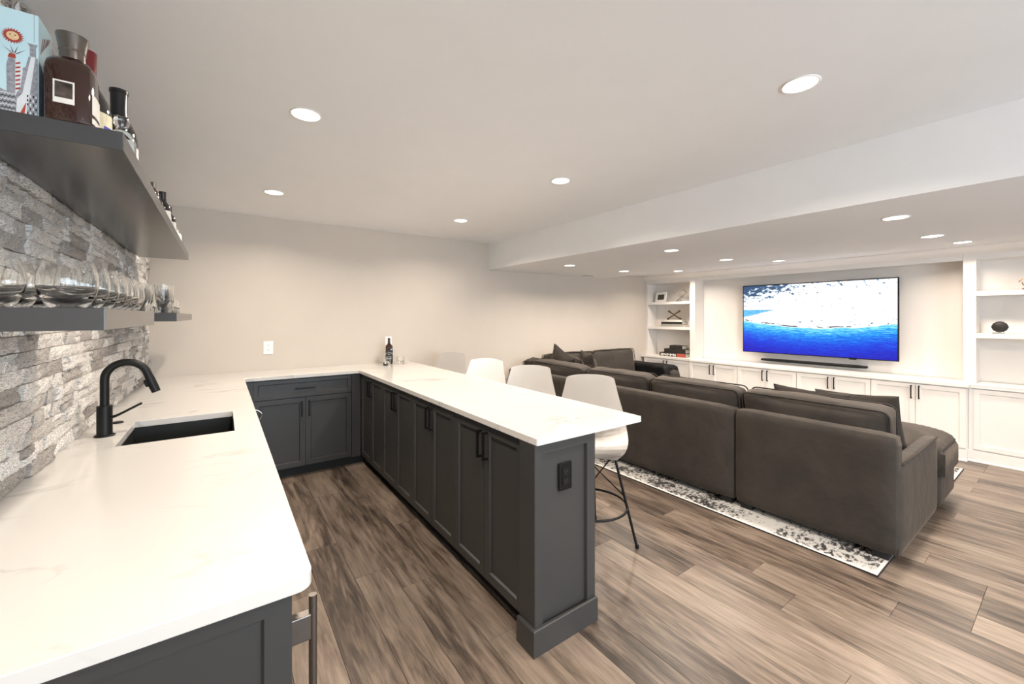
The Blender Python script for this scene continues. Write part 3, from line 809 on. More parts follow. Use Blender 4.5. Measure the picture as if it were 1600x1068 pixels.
bottle('liquor_bottle', 'squat dark amber bottle with wide pewter stopper beside the gift box', (0.188, 1.480, SZ),
       [(0, 0), (0.038, 0), (0.043, 0.004), (0.044, 0.012), (0.044, 0.135), (0.041, 0.150), (0.034, 0.160), (0.023, 0.166), (0.020, 0.172), (0.0, 0.172)], M['amber'],
       [(0, 0.170), (0.0235, 0.170), (0.0235, 0.190), (0.025, 0.192), (0.0245, 0.197), (0.030, 0.228), (0.030, 0.231), (0, 0.231)], M['pewter'],
       [('front_label', -118*D2R, -74*D2R, 0.044, 0.045, 0.100, M['paper']), ('front_label_print', -114*D2R, -78*D2R, 0.0448, 0.058, 0.096, M['photo']), ('side_label', -40*D2R, 40*D2R, 0.044, 0.035, 0.085, M['paper']), ('lower_label', -40*D2R, 40*D2R, 0.044, 0.012, 0.026, M['paper'])], power=5)
bottle('liquor_bottle', 'brown bottle with dark red foil neck and cream label', (0.184, 1.625, SZ),
       [(0, 0), (0.048, 0), (0.052, 0.006), (0.052, 0.105), (0.047, 0.135), (0.032, 0.165), (0.020, 0.185), (0.0165, 0.195), (0, 0.195)], M['darkglass'],
       [(0, 0.185), (0.0225, 0.186), (0.0205, 0.200), (0.0225, 0.262), (0.0225, 0.270), (0, 0.270)], M['redwax'],
       [('label', -110*D2R, 30*D2R, 0.0522, 0.02, 0.098, M['cream_label']), ('label_print', -38*D2R, -14*D2R, 0.0535, 0.045, 0.062, M['blueink'])])
bottle('wine_bottle', 'dark wine bottle with black foil and white label at the shelf edge', (0.222, 1.82, SZ),
       [(0, 0), (0.043, 0), (0.046, 0.005), (0.046, 0.105), (0.043, 0.128), (0.032, 0.155), (0.0205, 0.178), (0.018, 0.205), (0, 0.205)], M['darkglass'],
       [(0, 0.176), (0.0225, 0.177), (0.0205, 0.195), (0.0215, 0.250), (0.0235, 0.252), (0.0235, 0.262), (0, 0.262)], M['blackcap'],
       [('label', -100*D2R, 60*D2R, 0.0462, 0.015, 0.080, M['paper'])])
bottle('crystal_decanter', 'small clear cut-glass bottle in front of the wine bottle', (0.243, 1.720, SZ),
       [(0, 0), (0.030, 0), (0.034, 0.006), (0.034, 0.070), (0.028, 0.090), (0.014, 0.100), (0.012, 0.112), (0, 0.112)], M['glass'],
       [(0, 0.106), (0.014, 0.107), (0.020, 0.125), (0.016, 0.142), (0, 0.146)], M['glass'], n=12)
fb = [('black capped bottle with white label in the far shelf group', 0.235, 2.86, 0.034, 0.195, 'blackcap', 'darkglass'),
      ('short black capped bottle second in the far shelf group', 0.225, 2.99, 0.036, 0.185, 'blackcap', 'amber'),
      ('black capped bottle third in the far shelf group', 0.238, 3.12, 0.034, 0.175, 'blackcap', 'darkglass'),
      ('small white labelled bottle fourth in the far shelf group', 0.240, 3.26, 0.034, 0.13, 'pewter', 'glass'),
      ('small white labelled bottle last on the upper shelf', 0.243, 3.42, 0.036, 0.105, 'pewter', 'paper'),
      ('small slim bottle standing alone midway along the upper shelf', 0.250, 2.36, 0.018, 0.115, 'pewter', 'amber'),
      ('small dark bottle beside the slim one on the upper shelf', 0.250, 2.52, 0.018, 0.105, 'blackcap', 'darkglass')]
for lb, bx, by, r, h, cm, gmn in fb:
    bottle('liquor_bottle', lb, (bx, by, SZ),
       [(0, 0), (r*0.92, 0), (r, 0.005), (r, h*0.55), (r*0.9, h*0.64), (r*0.45, h*0.76), (r*0.42, h*0.82), (0, h*0.82)], M[gmn],
       [(0, h*0.78), (r*0.47, h*0.785), (r*0.46, h), (0, h)], M[cm], [('label', -110*D2R, 70*D2R, r*1.002, h*0.12, h*0.48, M['paper'])], n=20, group='bottles at the far end of the upper shelf')

# ---- illustrated gift box
bxx0, bxx1, byy0, byy1, bz0, bz1 = 0.020, 0.133, 1.470, 1.565, SZ, SZ+0.256
t = thing('gift_box', 'pale blue illustrated bottle gift box with a red sun', 'box', ((bxx0+bxx1)/2, (byy0+byy1)/2, SZ))
part('carton', box(bxx0, bxx1, byy0, byy1, bz0, bz1, 0.001), M['boxblue'], t)
def decal(nm, pts, m, h=0.0006, y=byy0): part(nm, prism(pts, 1, y-h, y-0.0001), m, t)
cx_, cz_ = 0.092, SZ+0.192
ray = []
for k in range(44):
    a = 2*PI*k/44; r = 0.0185 if k % 2 == 0 else 0.0135
    ray.append((cx_+r*math.cos(a), cz_+r*math.sin(a)))
decal('sun_rays', ray, M['redink'])
decal('sun_face', [(cx_+0.0100*math.cos(2*PI*k/24), cz_+0.0100*math.sin(2*PI*k/24)) for k in range(24)], M['sunface'], 0.0009)
for s_ in (-1, 1): decal('sun_eye', [(cx_+s_*0.004+0.0013*math.cos(2*PI*k/8), cz_+0.002+0.0013*math.sin(2*PI*k/8)) for k in range(8)], M['ink'], 0.0012)
for k in range(9):
    a = PI/2+(k-4)*0.27; b0, b1 = 0.004, 0.024
    ox, oz = 0.094, SZ+0.148
    ca, sa = math.cos(a), math.sin(a); w = 0.0009
    decal('agave_leaf', [(ox+b0*ca-w*sa, oz+b0*sa+w*ca), (ox+b0*ca+w*sa, oz+b0*sa-w*ca), (ox+b1*ca, oz+b1*sa)], M['ink'] if k % 2 else M['boxwhite'])
decal('hillside', [(0.0215, SZ+0.001), (0.132, SZ+0.001), (0.132, SZ+0.075), (0.118, SZ+0.080), (0.104, SZ+0.072), (0.098, SZ+0.060), (0.080, SZ+0.060), (0.0215, SZ+0.085)], M['boxgrey'], 0.0003)
decal('agave_tower', [(0.083, SZ+0.055), (0.096, SZ+0.050), (0.096, SZ+0.148), (0.086, SZ+0.146), (0.082, SZ+0.120)], M['boxgrey'], 0.0005)
decal('agave_side', [(0.096, SZ+0.050), (0.104, SZ+0.085), (0.108, SZ+0.112), (0.104, SZ+0.130), (0.096, SZ+0.140)], M['boxwhite'], 0.0005)
for k in range(7):
    z_ = SZ+0.066+0.010*k
    decal('red_stripe', [(0.0965, z_), (0.104, z_+0.004), (0.104, z_+0.008), (0.0965, z_+0.004)], M['redink'], 0.0008)
decal('tower_cap', [(0.084, SZ+0.140), (0.097, SZ+0.140), (0.096, SZ+0.150), (0.087, SZ+0.150)], M['redink'], 0.0007)
decal('pyramid', [(0.104, SZ+0.070), (0.132, SZ+0.070), (0.132, SZ+0.152), (0.117, SZ+0.152), (0.112, SZ+0.125), (0.108, SZ+0.122)], M['boxgrey'], 0.0004)
decal('stairway', [(0.097, SZ+0.002), (0.113, SZ+0.002), (0.128, SZ+0.153), (0.121, SZ+0.153), (0.107, SZ+0.060), (0.0985, SZ+0.045)], M['boxwhite'], 0.0008)
decal('red_wedge', [(0.1005, SZ+0.003), (0.110, SZ+0.003), (0.1135, SZ+0.042)], M['redink'], 0.0011)
decal('temple', [(0.119, SZ+0.153), (0.129, SZ+0.153), (0.129, SZ+0.176), (0.132, SZ+0.184), (0.115, SZ+0.184), (0.119, SZ+0.176)], M['boxgrey'], 0.0008)
decal('box_fold', [(0.1255, SZ+0.188), (0.1262, SZ+0.188), (0.1262, SZ+0.2555), (0.1255, SZ+0.2555)], M['boxgrey'], 0.0004)
for r_ in range(8):          # rows of zigzag marks along the base of the picture
    zz = SZ+0.004+0.0068*r_
    n_ = 26; x0_, x1_ = 0.0225, 0.0965
    up = [(x0_+(x1_-x0_)*k/n_, zz+(0.0036 if k % 2 else 0)) for k in range(n_+1)]
    decal('zigzag_band', up+[(p[0], p[1]+0.0020) for p in up[::-1]], M['ink'] if r_ % 2 == 0 else M['boxwhite'], 0.0009)
for r_ in range(6):          # columns of dots right of the stairway
    for q_ in range(4):
        x_, z_ = 0.1145+0.0045*q_, SZ+0.004+0.0100*r_
        decal('dot_mark', [(x_, z_), (x_+0.0022, z_), (x_+0.0022, z_+0.0055), (x_, z_+0.0055)], M['ink'] if (r_+q_) % 2 else M['boxwhite'], 0.0008)
for k in range(5):           # slanted marks on the side of the carton
    y0_ = byy0+0.012+0.012*k
    part('side_mark', prism([(y0_, SZ+0.17+0.012*k), (y0_+0.003, SZ+0.17+0.012*k), (y0_+0.018, SZ+0.215+0.006*k), (y0_+0.016, SZ+0.217+0.006*k)], 0, bxx1+0.0001, bxx1+0.0006), M['ink'] if k % 2 else M['redink'], t)
part('side_pattern', prism([(byy0+0.001, SZ+0.001), (byy1-0.001, SZ+0.001), (byy1-0.001, SZ+0.10), (byy0+0.001, SZ+0.145)], 0, bxx1+0.0001, bxx1+0.0005), M['boxgrey'], t)

# ---- whiskey bottle and two glasses at the peninsula corner
c = (1.978, 4.40, CT+0.0005)
t = bottle('whiskey_bottle', 'square whiskey bottle with black label on the peninsula', c,
       [(0, 0), (0.034, 0), (0.038, 0.005), (0.038, 0.185), (0.034, 0.198), (0.020, 0.212), (0.014, 0.224), (0.0145, 0.240), (0, 0.240)], M['amber'],
       [(0, 0.232), (0.0165, 0.232), (0.0165, 0.236), (0.0135, 0.240), (0.0135, 0.280), (0, 0.280)], M['blackcap'],
       [('label', -140*D2R, 5*D2R, 0.0382, 0.02, 0.150, M['ink'])], power=7)
def text_mesh(txt, size, m, arc=None):
    cu = bpy.data.curves.new('lettering', 'FONT'); cu.body = txt; cu.size = size; cu.extrude = 0.0003; cu.align_x = 'CENTER'
    o = bpy.data.objects.new('lettering', cu); COL.objects.link(o)
    dg = bpy.context.evaluated_depsgraph_get(); me = bpy.data.meshes.new_from_object(o.evaluated_get(dg))
    bpy.data.objects.remove(o); bpy.data.curves.remove(cu)
    if arc:
        for v in me.vertices:
            a = v.co.x/arc; r = arc+v.co.y
            v.co.x = r*math.sin(a); v.co.y = r*math.cos(a)-arc
    me.materials.clear(); me.materials.append(m); return me
for txt, sz, zz, arc in (('JACK DANIEL\'S', 0.0145, 0.118, 0.055), ('OLD', 0.011, 0.100, None), ('TENNESSEE', 0.010, 0.074, None), ('WHISKEY', 0.013, 0.054, None)):
    o = link('lettering', text_mesh(txt, sz, M['paper'], arc), None, t); o.location = (-0.001, -0.0402, zz); o.rotation_euler = (PI/2, 0, 0)
t.rotation_euler = (0, 0, -0.28)
for xx, yy, lb in ((1.905, 4.262, 'clear rocks glass left of the whiskey bottle'), (2.068, 4.292, 'clear rocks glass right of the whiskey bottle')):
    o = link('rocks_glass', rm, None, None, label=lb, category='glass', group='glasses beside the whiskey bottle'); o.location = (xx, yy, CT+0.0005)

# ================================================================== BAR STOOLS
def crom(P, t):
    n = len(P)-1; s = min(max(t*n, 0), n-1e-6); i = int(s); f = s-i
    g = lambda k: P[min(max(k, 0), n)]
    a, b_, c_, d2 = g(i-1), g(i), g(i+1), g(i+2)
    return tuple(0.5*((2*b_[q])+(c_[q]-a[q])*f+(2*a[q]-5*b_[q]+4*c_[q]-d2[q])*f*f+(3*b_[q]-a[q]-3*c_[q]+d2[q])*f**3) for q in range(len(b_)))
# (y towards the front, z, half width, side lift, side forward)
SP = [(0.232, -0.030, 0.150, -0.010, -0.02), (0.215, -0.004, 0.195, 0.004, -0.01), (0.12, 0.006, 0.222, 0.022, 0), (0.0, -0.006, 0.232, 0.045, 0),
      (-0.10, -0.004, 0.234, 0.060, 0.012), (-0.165, 0.035, 0.230, 0.055, 0.035), (-0.200, 0.105, 0.222, 0.030, 0.055), (-0.222, 0.190, 0.205, 0.008, 0.050), (-0.240, 0.275, 0.184, 0.0, 0.040), (-0.252, 0.335, 0.170, 0.0, 0.031), (-0.260, 0.374, 0.160, -0.003, 0.026), (-0.263, 0.391, 0.128, -0.009, 0.022)]
bm = bmesh.new(); NU, NV = 22, 16; G = []
for i in range(NU+1):
    y, z, w, lift, fwd = crom(SP, i/NU); row = []
    for j in range(NV+1):
        s = -1+2*j/NV
        xx = w*math.sin(s*PI/2*0.92)/math.sin(PI/2*0.92); k = abs(xx/w)
        row.append(bm.verts.new((xx, y+fwd*k**2.4, z+lift*k**2.6)))
    G.append(row)
for i in range(NU):
    for j in range(NV): bm.faces.new((G[i][j], G[i+1][j], G[i+1][j+1], G[i][j+1]))
bmesh.ops.solidify(bm, geom=bm.faces[:], thickness=0.008)
shell_me = bm_mesh(bm, 'seat_shell', True, 1.0); shell_me.materials.append(M['whiteplastic'])
SEAT = 0.632
def make_stool():
    t = thing('bar_stool', 'x', 'stool', (0, 0, 0), 'white shell bar stools along the peninsula')
    s = link('seat_shell', shell_me, None, t); s.location = (0, 0, SEAT)
    ang = lambda k: PI/4+k*PI/2
    tops, feet = [], []
    for k in range(4):
        a = ang(k)+LEGROT
        tp = Vector((0.135*math.cos(a), 0.135*math.sin(a), SEAT-0.02)); ft = Vector((0.285*math.cos(a), 0.285*math.sin(a), 0.004))
        l = link('leg', bm_mesh(tube([ft, tp], 0.0085, 10), 'leg', True, 0.8), M['black'], t)
        link('glide', bm_mesh(lathe([(0, -0.004), (0.012, -0.004), (0.012, 0.012), (0.009, 0.018), (0, 0.018)], tuple(ft), 12), 'glide', True, 0.7), M['blackplastic'], l)
        tops.append(tp); feet.append(ft)
    fz = 0.235; f = (fz-0.004)/(SEAT-0.024); rr = 0.285+(0.135-0.285)*f
    link('foot_ring', bm_mesh(tube([(rr*math.cos(2*PI*k/40), rr*math.sin(2*PI*k/40), fz) for k in range(40)], 0.0075, 10, closed=True), 'foot_ring', True), M['black'], t)
    for k in range(4):
        A_ = tops[k].lerp(feet[k], 0.08); B_ = tops[(k+1) % 4].lerp(feet[(k+1) % 4], 0.50)
        link('brace', bm_mesh(tube([A_, B_], 0.0042, 8), 'brace', True), M['black'], t)
    cr = bmesh.new(); add_box(cr, -0.12, 0.12, -0.012, 0.012, SEAT-0.024, SEAT-0.016); 
    link('mount', bm_mesh(xf(cr, (0, 0, 0), (0, 0, PI/4+LEGROT)), 'mount'), M['black'], t)
    cr = bmesh.new(); add_box(cr, -0.12, 0.12, -0.012, 0.012, SEAT-0.0241, SEAT-0.0161)
    link('mount', bm_mesh(xf(cr, (0, 0, 0), (0, 0, -PI/4+LEGROT)), 'mount'), M['black'], t)
    return t
LEGROT = math.radians(-52)
stool0 = make_stool(); register(stool0)
spots = [(2.41, 1.83, 134, 'white shell bar stool nearest the free end of the peninsula'), (2.41, 2.50, 134, 'white shell bar stool second from the free end of the peninsula'),
         (2.41, 3.22, 130, 'white shell bar stool third from the free end of the peninsula'), (2.41, 3.99, 125, 'white shell bar stool closest to the beige wall')]
for i, (sx, sy, rz_, lb) in enumerate(spots):
    o = stool0 if i == 0 else copy_tree(stool0)
    o.location = (sx, sy, 0.0005); o.rotation_euler = (0, 0, math.radians(rz_)); o['label'] = lb

# ================================================================== LOUNGE
# ---- rug
RX0, RX1, RY0, RY1 = 3.42, 6.14, 0.656, 4.30
t = thing('area_rug', 'cream and black distressed area rug under the sectional', 'rug', ((RX0+RX1)/2, (RY0+RY1)/2, 0))
part('pile', box(RX0+0.022, RX1-0.022, RY0+0.022, RY1-0.022, 0.0008, 0.009, 0.002), M['rug'], t)
bm = bmesh.new()
def rect_frame(bm, x0, x1, y0, y1, w, z0, z1):
    O = [(x0, y0), (x1, y0), (x1, y1), (x0, y1)]; I = [(x0+w, y0+w), (x1-w, y0+w), (x1-w, y1-w), (x0+w, y1-w)]
    v = [[bm.verts.new((*p, z)) for p in q] for q in (O, I) for z in (z0, z1)]
    o0, o1, i0, i1 = v
    for k in range(4):
        q = (k+1) % 4
        bm.faces.new((o1[k], o1[q], i1[q], i1[k])); bm.faces.new((o0[k], i0[k], i0[q], o0[q])); bm.faces.new((o0[k], o0[q], o1[q], o1[k])); bm.faces.new((i0[k], i1[k], i1[q], i0[q]))
rect_frame(bm, RX0+0.005, RX1-0.005, RY0+0.005, RY1-0.005, 0.018, 0.0008, 0.0085); part('border', bm, M['rugedge'], t)
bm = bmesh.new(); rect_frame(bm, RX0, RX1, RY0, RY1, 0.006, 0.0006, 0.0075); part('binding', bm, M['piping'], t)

# ---- sectional
F0 = 0.048   # underside of the frame
def block(x0, x1, y0, y1, z0, z1, r=0.03, puff=(0, 0, 0), cuts=8, wr=0.0, seed=0):
    return xf(soft((x1-x0)/2, (y1-y0)/2, (z1-z0)/2, r, puff, cuts, wr, seed), ((x0+x1)/2, (y0+y1)/2, (z0+z1)/2))
def pipe_loop(x0, x1, y0, y1, z, r=0.006, k=0.04):
    pts = []
    for (cx, cy, a0) in ((x1-k, y1-k, 0), (x0+k, y1-k, 90), (x0+k, y0+k, 180), (x1-k, y0+k, 270)):
        for i in range(5):
            a = math.radians(a0+i*22.5); pts.append((cx+k*math.cos(a), cy+k*math.sin(a), z))
    return tube(pts, r, 6, closed=True)
def back_cushion(t, cx, cy, cz, hx, hy, hz, rot, seed, axis='y', nm='back_cushion'):
    """upright cushion, thin along x (axis='y') or thin along y (axis='x')"""
    puff = (0.045, 0, 0.012) if axis == 'y' else (0, 0.045, 0.012)
    bm = soft(hx, hy, hz, 0.045, puff, 12, 0.010, seed)
    o = part(nm, xf(bm, (cx, cy, cz), rot), M['sofa'], t, smooth=True)
    k = 0.045; pts = []
    a, d = (hy, hz)
    if axis == 'x': a = hx
    for s in (-1, 1):
        pts = []
        for (c1, c2, a0) in ((a-k, d-k, 0), (-a+k, d-k, 90), (-a+k, -d+k, 180), (a-k, -d+k, 270)):
            for i in range(5):
                g = math.radians(a0+i*22.5); u_, v_ = c1+k*0.96*math.cos(g), c2+k*0.96*math.sin(g)
                off = s*((hx if axis == 'y' else hy)-0.008)
                pts.append((off, u_, v_) if axis == 'y' else (u_, off, v_))
        part('piping', xf(tube(pts, 0.0055, 6, closed=True), (cx, cy, cz), rot), M['piping'], o, smooth=True)
    return o
def feet_at(t, pts):
    for fx_, fy_ in pts: part('foot', box(fx_-0.04, fx_+0.04, fy_-0.04, fy_+0.04, 0.0095, F0+0.012, 0.003), M['kick'], t)

XB = 3.61
# chaise module (near)
t = thing('sectional_chaise', 'brown velvet chaise section of the sectional nearest the viewer', 'sofa', (4.3, 1.07, 0.0), 'sections of the brown sectional sofa')
part('back_frame', block(XB, XB+0.13, 0.615, 1.520, F0, 0.742, 0.035, cuts=10), M['sofa'], t, smooth=True)
a_ = part('arm', block(XB+0.02, 4.670, 0.607, 0.690, F0, 0.570, 0.022, (0, 0.006, 0), cuts=10), M['sofa'], t, smooth=True)
part('piping', tube([(XB+0.09, 0.613, 0.567), (4.0, 0.609, 0.569), (4.655, 0.613, 0.567)], 0.006, 8), M['piping'], a_, smooth=True)
def lshape(x0, xm, x1, y0, ym, y1): return [(x0, ym), (xm, ym), (xm, y0), (x1, y0), (x1, y1), (x0, y1)]
def soft_prism(poly, z0, z1, bev, seg=4, sub=0):
    bm = prism(poly, 2, z0, z1); bmesh.ops.recalc_face_normals(bm, faces=bm.faces)
    bmesh.ops.bevel(bm, geom=bm.edges[:], offset=bev, segments=seg, affect='EDGES', profile=0.5); return bm
part('base', soft_prism(lshape(XB+0.12, 4.685, 5.245, 0.600, 0.685, 1.510), F0, 0.30, 0.04), M['sofa'], t, smooth=True, angle=1.0)
def domed(poly, x0, x1, y0, y1, inside, z0, z1, bev, dome, step=0.03):
    """upholstered slab over an L-shaped plan: rounded rim, crowned top"""
    bm = bmesh.new(); nx, ny = round((x1-x0)/step), round((y1-y0)/step)
    px = [x0+(x1-x0)*i/nx for i in range(nx+1)]; pyy = [y0+(y1-y0)*j/ny for j in range(ny+1)]
    segs = list(zip(poly, poly[1:]+poly[:1]))
    def dist(x, y):
        best = 9
        for (ax, ay), (bx, by) in segs:
            L2 = (bx-ax)**2+(by-ay)**2; t_ = max(0, min(1, ((x-ax)*(bx-ax)+(y-ay)*(by-ay))/L2))
            best = min(best, math.hypot(x-ax-t_*(bx-ax), y-ay-t_*(by-ay)))
        return best
    T, Bt = {}, {}
    def node(i, j):
        if (i, j) not in T:
            d = dist(px[i], pyy[j]); k = max(0, 1-d/bev)
            zt = z1-bev*(1-math.sqrt(max(0, 1-k*k)))+dome*(1-(1-min(1, d/0.34))**2)
            T[(i, j)] = bm.verts.new((px[i], pyy[j], zt)); Bt[(i, j)] = bm.verts.new((px[i], pyy[j], z0))
        return T[(i, j)], Bt[(i, j)]
    ok = lambda i, j: 0 <= i < nx and 0 <= j < ny and inside((px[i]+px[i+1])/2, (pyy[j]+pyy[j+1])/2)
    for i in range(nx):
        for j in range(ny):
            if not ok(i, j): continue
            q = [node(*c_) for c_ in ((i, j), (i+1, j), (i+1, j+1), (i, j+1))]
            bm.faces.new([p_[0] for p_ in q]); bm.faces.new([p_[1] for p_ in q][::-1])
            for (di, dj, a, b_) in ((-1, 0, 0, 3), (1, 0, 1, 2), (0, -1, 0, 1), (0, 1, 3, 2)):
                if not ok(i+di, j+dj): bm.faces.new((q[a][0], q[b_][0], q[b_][1], q[a][1]))
    for v in bm.verts:      # round the two outer corners in plan
        for (cx, cy, sy) in ((x1-0.09, y0+0.09, -1), (x1-0.09, y1-0.09, 1)):
            dx, dy = v.co.x-cx, (v.co.y-cy)*sy
            if dx > 0 and dy > 0:
                k = max(dx, dy)/math.hypot(dx, dy); v.co.x = cx+dx*k; v.co.y = cy+dy*k*sy
    return bm
LP = lshape(XB+0.135, 4.685, 5.285, 0.575, 0.690, 1.515)
cu = part('seat_cushion', domed(LP, XB+0.135, 5.285, 0.575, 1.515, lambda x_, y_: y_ > 0.690 or x_ > 4.685, 0.285, 0.470, 0.05, 0.105), M['sofa'], t, smooth=True, angle=1.3)
part('piping', tube([(4.70, 0.595, 0.462), (4.9, 0.595, 0.464), (5.19, 0.595, 0.463), (5.242, 0.614, 0.462), (5.265, 0.66, 0.463), (5.265, 1.0, 0.464), (5.265, 1.44, 0.463)], 0.006, 8), M['piping'], cu, smooth=True)
back_cushion(t, XB+0.235, 1.100, 0.655, 0.085, 0.425, 0.215, (0, -0.16, 0), 1)
feet_at(t, [(XB+0.075, 0.700), (XB+0.075, 1.45), (5.16, 0.70), (5.16, 1.45)])
# two-seat middle module
t = thing('sectional_loveseat', 'brown velvet armless middle section of the sectional facing the television', 'sofa', (4.1, 2.35, 0.0), 'sections of the brown sectional sofa')
part('back_frame', block(XB, XB+0.13, 1.524, 3.185, F0, 0.742, 0.035, cuts=10), M['sofa'], t, smooth=True)
part('base', block(XB+0.12, 4.62, 1.528, 3.185, F0, 0.30, 0.03), M['sofa'], t, smooth=True)
for k, (a, b_) in enumerate(((1.535, 2.355), (2.36, 3.18))):
    part('seat_cushion', block(XB+0.135, 4.66, a, b_, 0.29, 0.462, 0.05, (0, 0, 0.02), 10, 0.006, k+3), M['sofa'], t, smooth=True)
    back_cushion(t, XB+0.235, (a+b_)/2, 0.655, 0.085, 0.400, 0.215, (0, -0.16, 0.0), k+5)
feet_at(t, [(XB+0.075, 1.60), (XB+0.075, 3.11), (4.55, 1.6), (4.55, 3.11)])
# corner and wall module
t = thing('sectional_corner', 'brown velvet corner section of the sectional along the beige wall', 'sofa', (4.8, 3.9, 0.0), 'sections of the brown sectional sofa')
YS = 4.475
part('back_frame', block(XB, XB+0.13, 3.190, YS, F0, 0.742, 0.035, cuts=10), M['sofa'], t, smooth=True)
part('back_frame', block(XB+0.12, 6.08, YS-0.13, YS, F0, 0.742, 0.035, cuts=10), M['sofa'], t, smooth=True)
part('base', block(XB+0.12, 5.90, 3.41, YS-0.12, F0, 0.30, 0.03), M['sofa'], t, smooth=True)
part('arm', block(5.885, 6.105, 3.52, YS-0.02, F0, 0.635, 0.05), M['sofa'], t, smooth=True)
for k, (a, b_) in enumerate(((XB+0.14, 4.92), (4.925, 5.88))):
    part('seat_cushion', block(a, b_, 3.40, YS-0.13, 0.29, 0.462, 0.05, (0, 0, 0.02), 10, 0.006, k+9), M['sofa'], t, smooth=True)
back_cushion(t, XB+0.235, 3.66, 0.660, 0.085, 0.46, 0.215, (0.02, -0.20, 0), 8)
back_cushion(t, XB+0.90, YS-0.235, 0.690, 0.42, 0.085, 0.225, (-0.16, 0, 0), 9, 'x')
back_cushion(t, 5.41, YS-0.235, 0.690, 0.465, 0.085, 0.225, (-0.16, 0, 0), 10, 'x')
back_cushion(t, XB+0.26, 4.16, 0.650, 0.085, 0.17, 0.215, (0.05, -0.24, 0.12), 13)
feet_at(t, [(XB+0.075, 3.26), (XB+0.075, 4.22), (5.9, 3.5), (5.9, 4.22)])

# ---- throw pillows
def pillow(label, c, h, rot, seed, th=0.075):
    t = thing('throw_pillow', label, 'pillow', (0, 0, 0), 'brown throw pillows on the sectional')
    t.location = c
    bm = soft(0.02, h, h, 0.018, (th, 0, 0), 14, 0.006, seed, pinch=0.07)
    o = part('cover', xf(bm, c, rot), M['sofa'], t, smooth=True)
    pts = []; n = 8
    for k in range(4):
        c0 = [(1, 1), (-1, 1), (-1, -1), (1, -1)][k]; c1 = [(-1, 1), (-1, -1), (1, -1), (1, 1)][k]
        for i in range(n):
            f = i/n; y_, z_ = c0[0]+(c1[0]-c0[0])*f, c0[1]+(c1[1]-c0[1])*f
            pts.append((0, y_*h*0.985*(1-0.07*(1-abs(z_)**2)), z_*h*0.985*(1-0.07*(1-abs(y_)**2))))
    part('piping', xf(tube(pts, 0.0055, 6, closed=True), c, rot), M['piping'], t, smooth=True)
    return t
pillow('brown throw pillow standing on its corner in the sofa corner', (4.13, 3.98, 0.790), 0.215, (0.42, -0.15, -0.05), 31)
pillow('smaller brown throw pillow leaning beside the corner pillow', (4.40, 3.99, 0.715), 0.190, (0.15, -0.25, -0.30), 32)
pillow('brown throw pillow leaning against the wall-side back cushion', (4.66, 4.00, 0.725), 0.215, (0.05, -0.22, -0.45), 33)
pillow('brown throw pillow behind the chaise back cushion, farther from the viewer', (4.12, 1.20, 0.672), 0.235, (0.05, -0.36, 0.08), 34, 0.085)
pillow('brown throw pillow behind the chaise back cushion, at its near end', (4.23, 0.935, 0.655), 0.245, (-0.05, -0.30, -0.10), 35, 0.06)

# ---- black throw over the far arm
bm = bmesh.new(); NU, NV = 26, 22; G = []
rt = random.Random(8)
for i in range(NU+1):
    u_ = i/NU; row = []
    yy = 4.31-0.80*u_
    for j in range(NV+1):
        s = -1+2*j/NV; L_ = 0.36*s
        hw = 0.122; dx = max(-hw, min(hw, L_)); over = max(0, abs(L_)-hw)
        zz = 0.672-over*0.98+0.022*math.cos(dx/hw*1.4)
        xx = 5.995+dx+(0.022+0.03*over)*(1 if s > 0 else -1)*(1 if over > 0 else abs(dx)/hw)
        nz_ = noise.noise(Vector((u_*5, s*2.2, 3.3)))*0.022
        drop = max(0, u_-0.86)/0.14
        row.append(bm.verts.new((xx+nz_*0.7, yy+noise.noise(Vector((s*3, u_*3, 9)))*0.03+0.10*drop*0.6, zz+abs(nz_)*0.6-0.16*drop**1.5)))
    G.append(row)
for i in range(NU):
    for j in range(NV): bm.faces.new((G[i][j], G[i+1][j], G[i+1][j+1], G[i][j+1]))
bmesh.ops.recalc_face_normals(bm, faces=bm.faces)
bmesh.ops.solidify(bm, geom=bm.faces[:], thickness=-0.012)
lone('throw_blanket', bm, M['blanket'], (6.0, 3.9, 0.62), smooth=True, label='black throw blanket draped over the far sofa arm', category='blanket')

